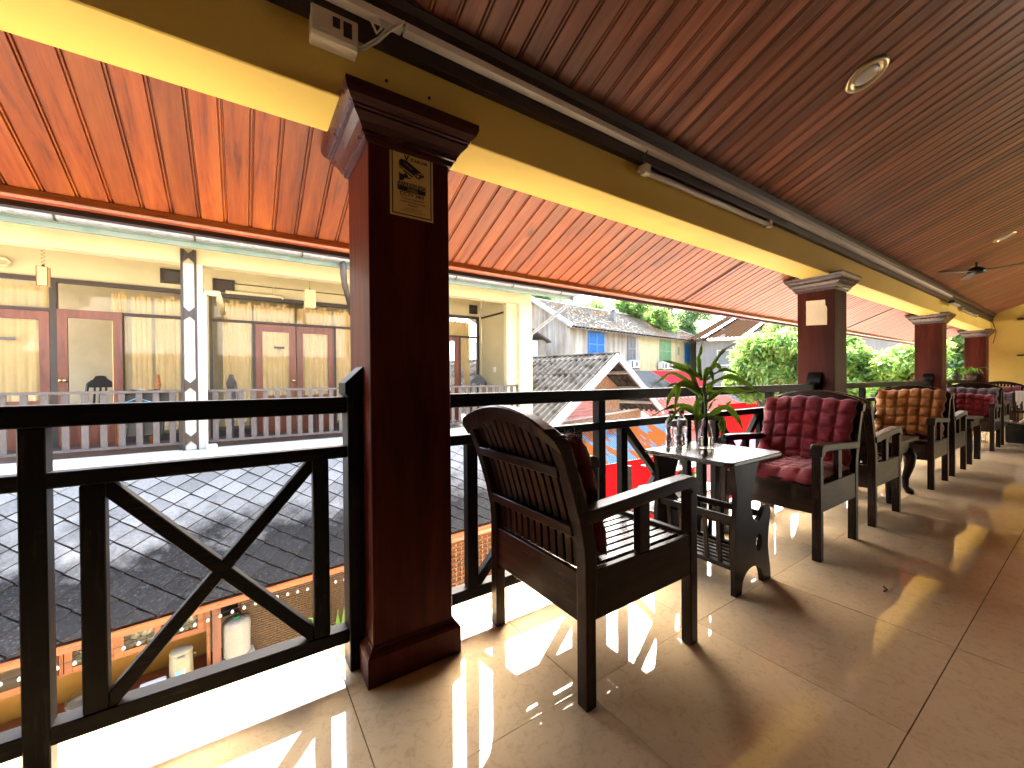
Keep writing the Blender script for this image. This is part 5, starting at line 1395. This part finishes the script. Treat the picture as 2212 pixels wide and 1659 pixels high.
bleaf((0,0,.1),(-.12,.0,.7),(-.36,-.04,.86),.07); bleaf((.02,0,.1),(.12,0,.5),(.14,-.03,.78),.06); bleaf((0,0,.0),(-.2,-.05,.4),(-.45,-.05,.50),.06)
MB().tube([(0,0,-1.2),(0,0,.15)], .03, 8).build('stem', 'stem', bn)
# string light
sl = kroot('string_light', -2.2, -.10, -1.20, 'string of small white globe bulbs hanging under the slate eave', 'string light')
pts = []; bulbs = []
for k in range(46):
    x = k*.10; pts.append((x, 0, -.02-.05*abs(math.sin(x*1.3))-.02)); 
    if k % 1 == 0: bulbs.append(pts[-1])
MB().tube(pts, .0025, 4).build('cord', 'black', sl)
bmsh = MB().lathe([(.003,-.040),(.013,-.034),(.016,-.024),(.012,-.012),(.006,-.004),(.005,0)], n=10).mesh('bulb'); bmsh.materials.append(M['lampglass'])
for p in bmsh.polygons: p.use_smooth = True
for b0 in bulbs: link('bulb', bmsh, sl, loc=b0)

# ---------------- corrugated shed with open gable
def corr(nu, u0, u1, v0, v1, amp, pitch, name, mat, parent, fn, steps=6, nv=2):
    """corrugated sheet: waves along u, sheet runs along v; fn(u, v, h) -> point"""
    q = MB(); N = int((u1-u0)/pitch*steps)
    for j in range(nv+1):
        v = v0+(v1-v0)*j/nv
        for i in range(N+1):
            u = u0+(u1-u0)*i/N; q.v.append(tuple(fn(u, v, amp*math.sin(2*math.pi*u/pitch))))
    for j in range(nv):
        for i in range(N): a = j*(N+1)+i; q.f.append((a, a+1, a+N+2, a+N+1))
    return q.build(name, mat, parent, smooth=True)
A0 = Vector((8.993, 8.0, 1.707)); gd = Vector((math.cos(R(17)), math.sin(R(17)), 0)); bd = Vector((-math.sin(R(17)), math.cos(R(17)), 0))
sh_ = empty('corrugated_shed', A0, 0, 'grey corrugated cement roofed shed with an open gable facing the gallery', 'shed')
def slope(side):
    horiz = gd*side; dn = (horiz*3.37+Vector((0,0,-1.65))).normalized(); nrm = bd.cross(dn)*side
    if nrm.z < 0: nrm = -nrm
    return dn, nrm
for side in (-1, 1):
    dn, nrm = slope(side)
    for k, (s0, s1, lift) in enumerate(((.02,1.30,.030),(1.24,2.62,.015),(2.56,4.15,.0))):
        corr(0, -.05, 7.2, s0, s1, .034, .19, 'roof_sheet', 'cement', sh_, lambda u, v, h, dn=dn, nrm=nrm, lift=lift: bd*u+dn*v+nrm*(h*1.35+lift+.04), steps=8)
        # second face gives the sheet its thickness
        corr(0, -.05, 7.2, s0, s1, .034, .19, 'roof_sheet', 'cement', sh_, lambda u, v, h, dn=dn, nrm=nrm, lift=lift: bd*u+dn*v+nrm*(h*1.35+lift+.03), steps=8)
    MB().bar(bd*-.09+dn*0.0, bd*-.09+dn*4.2, .05, .22, up=tuple(nrm)).build('bargeboard', 'bwood', sh_)
    for s in (.9, 2.0, 3.2): MB().bar(bd*-.02+dn*s-nrm*.05, bd*6.5+dn*s-nrm*.05, .06, .08, up=tuple(nrm)).build('purlin', 'ash', sh_)
MB().tube([tuple(bd*-.1+Vector((0,0,.085))), tuple(bd*7.2+Vector((0,0,.085)))], .06, 10).build('ridge_cap', 'cement', sh_)
for side in (-1, 1): 
    dn, nrm = slope(side); MB().bar(bd*-.08+dn*.13+nrm*.075, bd*7.2+dn*.13+nrm*.075, .30, .02, up=tuple(nrm)).build('ridge_cap', 'cement', sh_)
# gable infill set back 0.7 m
def gp(u, z): return tuple(bd*.75+gd*u+Vector((0,0,z)))
q = MB().add([gp(-.72,-.42),gp(0,-.08),gp(.45,-.30),gp(.45,-1.0),gp(-1.9,-1.0)], [(0,1,2,3,4)]); q.build('woven_gable', 'thatch', sh_)
corr(0, -1.75, -1.02, -1.5, .35, .015, .09, 'pink_sheet', 'pinktin', sh_, lambda u, v, h: bd*(.72+h)+gd*v+Vector((0,0,u)), steps=6)
q = MB().add([gp(.35,-1.0),gp(.46,-.3),gp(1.9,-.95),gp(1.9,-1.75),gp(.35,-1.75)], [(0,1,2,3,4)]); q.build('woven_gable', 'thatch', sh_)
q = MB().add([gp(-3.6,-1.76),gp(3.8,-1.76),gp(3.8,-2.4),gp(-3.6,-2.4)], [(0,1,2,3)]); q.build('woven_wall', 'thatch', sh_)
MB().bar(gp(-3.4,-1.75), gp(3.6,-1.75), .08, .06).build('tie_beam', 'ash', sh_); MB().bar(gp(-2.0,-1.0), gp(2.1,-1.0), .06, .05).build('tie_beam', 'tanwood', sh_)
MB().add([gp(-3.3,-2.4),gp(3.5,-2.4),gp(3.5,-5.3),gp(-3.3,-5.3)], [(0,1,2,3)]).build('lower_wall', 'ash', sh_)

# ---------------- blue tin roof and red wall in front of the shed
rb = empty('red_lean_to', (5.6, 6.0, 0), 0, 'bright red wall under a rusting blue tin roof right of the first chair', 'lean-to')
tin = corr(0, 0, 4.2, 0, 1.55, .012, .075, 'tin_roof', 'bluetin', rb, lambda u, v, h: Vector((u, v*.86, -.75+v*.46+h)), steps=6)
box(0.0, 4.1, .02, .08, -3.6, -.79).build('red_wall', 'redwall', rb)
MB().bar((1.36,-.12,-.16),(2.95,-.12,-1.62), .04, .13, up=(0,0,1)).build('bargeboard', 'tanwood', rb)
for zz in (-1.75, -2.5): box(.0,2.6,.0,.019,zz,zz+.02).build('batten', 'redwall', rb)
# succulents on a shelf
for k, (x, y, z, lb) in enumerate(((4.30,3.0,.02,'spiky succulent pot, upper one seen under the magazine table'),(4.52,2.85,-.28,'spiky succulent pot, lower one seen under the magazine table'),(4.75,3.1,-.02,'thin succulent pot, right one seen under the magazine table'),(4.05,2.9,-.45,'spiky succulent pot, lowest one seen under the magazine table'))):
    tuft((x,y,z), lb, 22, .16, 'succ', 30+k, .055, 'succulent_plant', 'plant', 'succulents on the ledge beyond the railing', droop=.3)
ld = empty('plant_stand', (3.9,2.7,-3.6), 0, 'dark stand carrying the succulent pots beyond the railing', 'stand')
box(0,1.1,0,.6,3.10,3.14).build('shelf', 'darktrim', ld); box(.2,1.1,0,.6,3.30,3.315).build('shelf', 'darktrim', ld); box(.25,1.1,.15,.6,3.56,3.575).build('shelf', 'darktrim', ld)
for a in (0,1.06):
    for b_ in (0,.56): box(a,a+.04,b_,b_+.04,0,3.60).build('leg', 'darktrim', ld)

# ---------------- middle ground roofs
r1 = empty('tin_roofed_shack', (17.0, 14.0, 0), 0, 'low shack roofed in grey tin beyond the shed gable', 'shack')
corr(0, 0, 2.2, 0, 2.0, .02, .14, 'tin_roof', 'greytin', r1, lambda u, v, h: Vector((u-.6, -1.9+v, .42+v*.55+h)), nv=2)
corr(0, 0, 3.4, 0, 2.0, .02, .14, 'red_tin_roof', 'redtin', r1, lambda u, v, h: Vector((u+1.62, -1.9+v, .42+v*.55+h)), nv=2)
box(-.5,4.9,-1.7,0,-4.6,.40).build('walls', 'ash', r1)
r2_ = empty('red_tiled_roof', (13.2, 11.0, 0), 0, 'red wavy tiled roof seen between the two dark rails', 'roof')
corr(0, 0, 7.6, 0, 2.0, .06, .30, 'wavy_tiles', 'redtile', r2_, lambda u, v, h: Vector((u+.3-v*.1, -1.8+v, -.95+v*.56+h)), steps=6, nv=2)
box(.4,7.7,-1.6,.2,-3.6,-.98).build('walls', 'ash', r2_)
r3 = empty('red_painted_wall', (14.2, 7.8, 0), 0, 'red painted parapet wall right of the plant, behind the rails', 'wall')
box(.2,3.2,0,.2,-3.6,.12).build('parapet', 'redwall', r3)
um = empty('pink_parasol', (11.2, 5.4, -3.6), 0, 'magenta parasol seen below the middle rail beside the red armchair', 'parasol')
q = MB()
for k in range(8):
    a0, a1 = R(45*k), R(45*k+45); q.add([(0,0,3.15),(1.25*math.cos(a0),1.25*math.sin(a0),2.55),(1.25*math.cos(a1),1.25*math.sin(a1),2.55)], [(0,1,2)])
q.build('canopy', 'pinkc', um); MB().tube([(0,0,0),(0,0,3.14)], .03, 8).build('pole', 'darktrim', um)

# ---------------- old colonial house
F = .62
def sc(x, y, z): return Vector((x*F, y*F, 1.05+(z-1.05)*F))
O0 = sc(24.4, 27, 6.2); dirc = (sc(49.6, 29.8, 6.2)-O0).normalized(); per = Vector((-dirc.y, dirc.x, 0))
co = empty('colonial_house', (O0.x, O0.y, 0), math.atan2(dirc.y, dirc.x), 'long old lime washed house with mossy tiled roof and coloured shutters', 'house')
HL = 15.8; EZ = 4.20; DP = 5.6; RZ = 5.95
q = MB(); q.box(0, 6.9, 0, .25, -3.6, EZ).box(0, .25, .25, DP, -3.6, EZ); q.add([(0,0,EZ),(0,DP,EZ),(0,DP/2,RZ-.08),(.2,0,EZ),(.2,DP,EZ),(.2,DP/2,RZ-.08)], [(0,1,2),(5,4,3),(0,2,5,3),(2,1,4,5)])
q.build('stained_wall', 'oldwall', co)
box(6.9, HL, -.003, .25, -3.6, EZ).build('yellow_wall', 'yelwall', co)
box(HL-.25, HL, .251, DP, -3.6, EZ).build('side_wall', 'yelwall', co)
# tiled roof: rows of small tiles as one rough mass over a plane
RT = MB(); rr = random.Random(21)
ru0, ru1 = -.35, HL+.35
nrow, ncol = 26, 120
sl_len = math.hypot(DP/2+.45, RZ-EZ+.28)
for r_ in range(nrow):
    for c_i in range(ncol):
        v0 = r_/nrow; v1 = (r_+1.35)/nrow; u0 = ru0+(ru1-ru0)*(c_i+(r_%2)*.5)/ncol; u1 = u0+(ru1-ru0)/ncol*.94
        # hip on the right end
        if u1 > HL+.35-3.3*v0: continue
        y0, y1 = -.45+v0*(DP/2+.45), -.45+v1*(DP/2+.45); z0 = EZ-.22+v0*(RZ-EZ+.22); z1 = EZ-.22+v1*(RZ-EZ+.22)
        j = rr.uniform(0,.03)
        RT.add([(u0,y0,z0+.05+j),(u1,y0,z0+.05+rr.uniform(0,.03)),(u1,y1,z1+.0),(u0,y1,z1+.0)], [(0,1,2,3)])
        RT.add([(u0,y0,z0+.05+j),(u1,y0,z0+.05+j),(u1,y0,z0+.01),(u0,y0,z0+.01)], [(0,1,2,3)])
RT.build('roof_tiles', 'oldtile', co)['kind'] = 'stuff'
q = MB().add([(ru0,-.45,EZ-.34),(ru1,-.45,EZ-.34),(ru1-3.3,DP/2,RZ-.12),(ru0,DP/2,RZ-.12)], [(0,1,2,3)])
q.add([(ru1,-.45,EZ-.34),(ru1,DP+.45,EZ-.34),(ru1-3.3,DP/2,RZ-.12)], [(0,1,2)]); q.add([(ru0,DP+.45,EZ-.34),(ru1,DP+.45,EZ-.34),(ru1-3.3,DP/2,RZ-.12),(ru0,DP/2,RZ-.12)], [(3,2,1,0)])
q.build('roof_deck', 'oldtile', co)
MB().bar((ru0,DP/2,RZ+.03),(ru1-3.3,DP/2,RZ+.03),.22,.10).build('ridge', 'ash', co)
MB().bar((ru1-3.3,DP/2,RZ+.03),(ru1,-.45,EZ-.14),.22,.08).build('hip_ridge', 'ash', co)
MB().bar((-.36,-.5,EZ-.22),(-.36,DP/2,RZ+.04),.06,.24).build('bargeboard', 'bwood', co)
q = MB()
for k in range(50): q.box(-.2+k*.325,-.12+k*.325,-.40,0,EZ-.27,EZ-.20)
q.build('rafter_ends', 'darktrim', co)['kind'] = 'stuff'
ch = box(5.45,5.70,1.0,1.25,EZ+.5,EZ+1.38).build('chimney', 'greys', co); box(5.41,5.74,.96,1.29,EZ+1.381,EZ+1.42).build('chimney_top', 'darktrim', ch); box(5.49,5.66,1.04,1.21,EZ+1.421,EZ+1.50).build('chimney_cap', 'darktrim', ch)
def shutters(u0, u1, z0, z1, mat, leaves=2):
    W = (u1-u0)/leaves
    for k in range(leaves):
        a, b_ = u0+k*W+.01, u0+(k+1)*W-.01; q = MB(); y0, y1 = -.06, -.015
        q.box(a,a+.07,y0,y1,z0,z1).box(b_-.07,b_,y0,y1,z0,z1)
        mids = [z0, (z0+z1)/2-.03, z1-.07]
        q.box(a+.07,b_-.07,y0,y1,z0,z0+.08).box(a+.07,b_-.07,y0,y1,z1-.08,z1).box(a+.07,b_-.07,y0,y1,(z0+z1)/2-.04,(z0+z1)/2+.04)
        sh1 = q.build('shutter', mat, co)
        q = MB(); n = 14
        for (c0, c1) in ((z0+.08,(z0+z1)/2-.04),((z0+z1)/2+.04,z1-.08)):
            for i in range(n//2): zz = c0+(i+.5)*(c1-c0)/(n//2); q.bar((a+.07,-.035,zz),(b_-.07,-.035,zz),.012,(c1-c0)/(n//2)*1.1,up=(0,-.4,1))
        q.build('louvres', mat, sh1)
shutters(1.53, 3.06, 2.42, 3.86, 'blues'); shutters(5.5, 6.4, 2.3, 3.82, 'greys'); shutters(9.4, 10.95, 2.3, 3.82, 'greens'); shutters(13.0, 13.8, 2.28, 3.80, 'blues')
box(12.0,12.25,-.02,0,2.85,3.45).build('small_vent', 'greys', co)
def ac(u0, u1, z0, z1, label, two=False):
    r = empty('air_conditioner', O0+dirc*u0+per*-.45-Vector((0,0,O0.z-z0)), math.atan2(dirc.y, dirc.x), label, 'air conditioner', 'outdoor units under the shutters')
    W = u1-u0; box(0,W,0,.36,0,z1-z0).build('housing', 'acw', r, bevel=.015)
    for k in range(2 if two else 1):
        cx_ = W*(.62 if not two else (.35+.42*k)); rr0 = (z1-z0)*.34
        t_ = MB().lathe([(rr0,0),(rr0,.012),(rr0*.82,.014),(rr0*.80,.002)], n=20); t_.v = [(a+cx_, -c, b_+(z1-z0)/2) for a, b_, c in t_.v]; t_.build('fan_ring', 'greys', r)
    box(.02,.16,-.006,-.001,.04,z1-z0-.04).build('side_grille', 'black', r)
    for a in (.05, W-.08): box(a,a+.03,0,.44,-.05,-.002).build('bracket', 'brown', r)
ac(5.3, 6.2, 1.78, 2.27, 'single white air conditioner unit under the grey shutters'); ac(9.0, 10.4, 1.76, 2.27, 'twin fan white air conditioner unit under the green shutters', True)
# annexe left of the colonial house
an = empty('lime_washed_annexe', (O0.x-3.9, O0.y+.4, 0), math.atan2(dirc.y, dirc.x), 'pale blue washed annexe with a dark roof between the guesthouse and the old house', 'building')
box(0,2.4,0,3,-3.6,3.2).build('wall', 'bluewall', an); box(2.2,2.75,-.05,.3,-3.6,3.25).build('corner_pier', 'oldwall', an)
MB().add([(-1,-.3,4.9),(2.9,-.3,3.2),(2.9,3,3.2),(-1,3,4.9),(-1,-.3,4.8),(2.9,-.3,3.1),(2.9,3,3.1),(-1,3,4.8)], [(0,1,2,3),(7,6,5,4),(0,4,5,1),(1,5,6,2),(2,6,7,3),(3,7,4,0)]).build('roof', 'grout', an)

# ---------------- grey house on the right
gh = empty('grey_house', (27.0, 17.2, .35), R(-63), 'pale grey house with a rusty tin hip roof behind the mango tree', 'house')
box(.5,16,.6,9,-3.95,3.45).build('wall', 'greywall', gh)
def roofpt(u, v, h): return Vector((u+v*.75, -.3+v*.85, 3.55+v*.42+h))
corr(0, 0, 18, 0, 5.0, .03, .25, 'rusty_roof', 'rusttin', gh, lambda u, v, h: Vector((u*(1-v*.045)+v*.5, -.3+v*.85, 3.55+v*.42+h)), steps=5, nv=2)
MB().add([(0,-.3,3.55),(0,9.6,3.55),(2.5,3.95,5.65)], [(0,1,2)]).build('rusty_roof', 'rusttin', gh)
for k in range(5): MB().bar((1+k*2.6,-.3,3.62),(1+k*2.3+2.5,3.95,5.72),.35,.02).build('pale_sheet', 'whitetin', gh)
box(1.9,2.9,.55,.598,1.7,2.7).build('window', 'greys', gh)
box(1.84,2.96,.56,.597,1.64,2.76).build('window_frame', 'acw', gh)
q = MB()
for k in range(12): q.box(.5,16,.58,.599,-.2+k*.22,-.19+k*.22)
q.build('wall_lines', 'greys', gh)['kind'] = 'stuff'

# ---------------- trees
def tree(loc, H, rad, label, mat, seed, leafs=16000, ls=.16, trunk_h=None, flat_=.8, lobes=22, group=None, long=2.6):
    rg = np.random.default_rng(seed); r = empty('tree', loc, 0, label, 'tree', group)
    th = trunk_h or H*.5; q = MB()
    q.tube([(0,0,0),(.1,.05,th*.5),(0,.1,th)], [.20,.16,.12], 9)
    cen = []
    for k in range(lobes):
        d = rg.normal(size=3); d /= np.linalg.norm(d); rr_ = rad*(.30+.68*rg.random())
        c = np.array([d[0]*rr_, d[1]*rr_, H-rad*flat_+d[2]*rr_*flat_]); cen.append((c, rad*rg.uniform(.18,.36)))
        if k % 2 == 0: q.tube([(0,.1,th*.85), (c[0]*.45,c[1]*.45,(c[2]+th)*.5), tuple(c)], [.08,.05,.015], 6)
    q.build('trunk', 'trunk', r, smooth=True)
    n = leafs; ids = rg.integers(0, lobes, n)
    C_ = np.array([cen[i][0] for i in ids]); S = np.array([cen[i][1] for i in ids])
    d = rg.normal(size=(n,3)); d /= np.linalg.norm(d, axis=1)[:,None]
    P_ = C_ + d*(S*(rg.random(n)**.4))[:,None]*np.array([1,1,.8])
    P_ += rg.normal(size=(n,3))*ls*.3
    a = rg.normal(size=(n,3)); a += d*1.0; a[:,2] -= .5; a /= np.linalg.norm(a, axis=1)[:,None]
    b = np.cross(a, rg.normal(size=(n,3))); b /= np.linalg.norm(b, axis=1)[:,None]
    L = ls*(.6+.8*rg.random(n))[:,None]; W = L/long
    v = np.stack([P_-a*L*.5, P_+b*W*.5, P_+a*L*.5, P_-b*W*.5], axis=1).reshape(-1,3)
    me = bpy.data.meshes.new('crown'); me.vertices.add(4*n); me.vertices.foreach_set('co', v.astype(np.float32).ravel())
    me.loops.add(4*n); me.loops.foreach_set('vertex_index', np.arange(4*n, dtype=np.int32))
    me.polygons.add(n); me.polygons.foreach_set('loop_start', np.arange(0,4*n,4,dtype=np.int32)); me.update(calc_edges=True)
    me.materials.append(M[mat]); o = link('crown', me, r); return r
G_ = 'leafy trees beyond the roofs'
tree((15.9,6.75,-3.6), 6.45, 1.75, 'rounded mango tree left of the second column', 'mango', 1, 26000, .20, 3.2, group=G_, lobes=30)
tree((17.7,5.6,-3.6), 6.1, 1.6, 'mango tree just right of the one beside the second column, partly hidden by that column', 'mango', 2, 20000, .20, 3.2, group=G_, lobes=26)
tree((18.6,4.5,-3.6), 6.1, 1.75, 'mango tree filling the gap between the second and third columns', 'mango', 3, 26000, .20, 3.2, group=G_, lobes=30)
tree((22.5,3.3,-3.6), 6.6, 2.3, 'darker tree seen between the third and farthest columns', 'farleaf', 4, 22000, .22, 3.2, group=G_, lobes=26)
tree((23.3,23.2,-3.6), 11.8, 2.9, 'bright green tree behind the left part of the old tiled roof', 'mango', 5, 22000, .26, 6, group=G_)
tree((26.2,20.6,-3.6), 11.2, 2.6, 'bright tree behind the middle of the old tiled roof', 'mango', 7, 18000, .26, 6, group=G_)
tree((33.2,22.3,-3.6), 12.1, 2.9, 'blue green tree behind the right end of the old tiled roof', 'farleaf', 6, 24000, .24, 6, group=G_)
tree((19.5,25.5,-3.6), 12.4, 2.6, 'light green tree showing above the end of the guesthouse gutter', 'mango', 8, 16000, .26, 6, group=G_)
# low background wall of greenery far away
tl_ = MB(); 
hg = tree((40,2,-3.6), 7.5, 5.0, 'broad distant tree low behind the third column', 'farleaf', 9, 18000, .34, 3, group=G_)
t = empty('white_awning', (19.5, 2.9, 2.55), R(-60), 'pale awning edge seen beyond the farthest column', 'awning')
MB().add([(0,0,.25),(2.6,0,-.35),(2.6,1.2,-.2),(0,1.2,.4),(0,0,.19),(2.6,0,-.41),(2.6,1.2,-.26),(0,1.2,.34)], [(0,1,2,3),(7,6,5,4),(0,4,5,1),(1,5,6,2),(2,6,7,3),(3,7,4,0)]).build('sheet', 'whitetin', t)
MB().tube([(1.3,.6,-6.15),(1.3,.6,-.1)], .05, 8).build('pole', 'ash', t)
print('objects', len(bpy.data.objects))
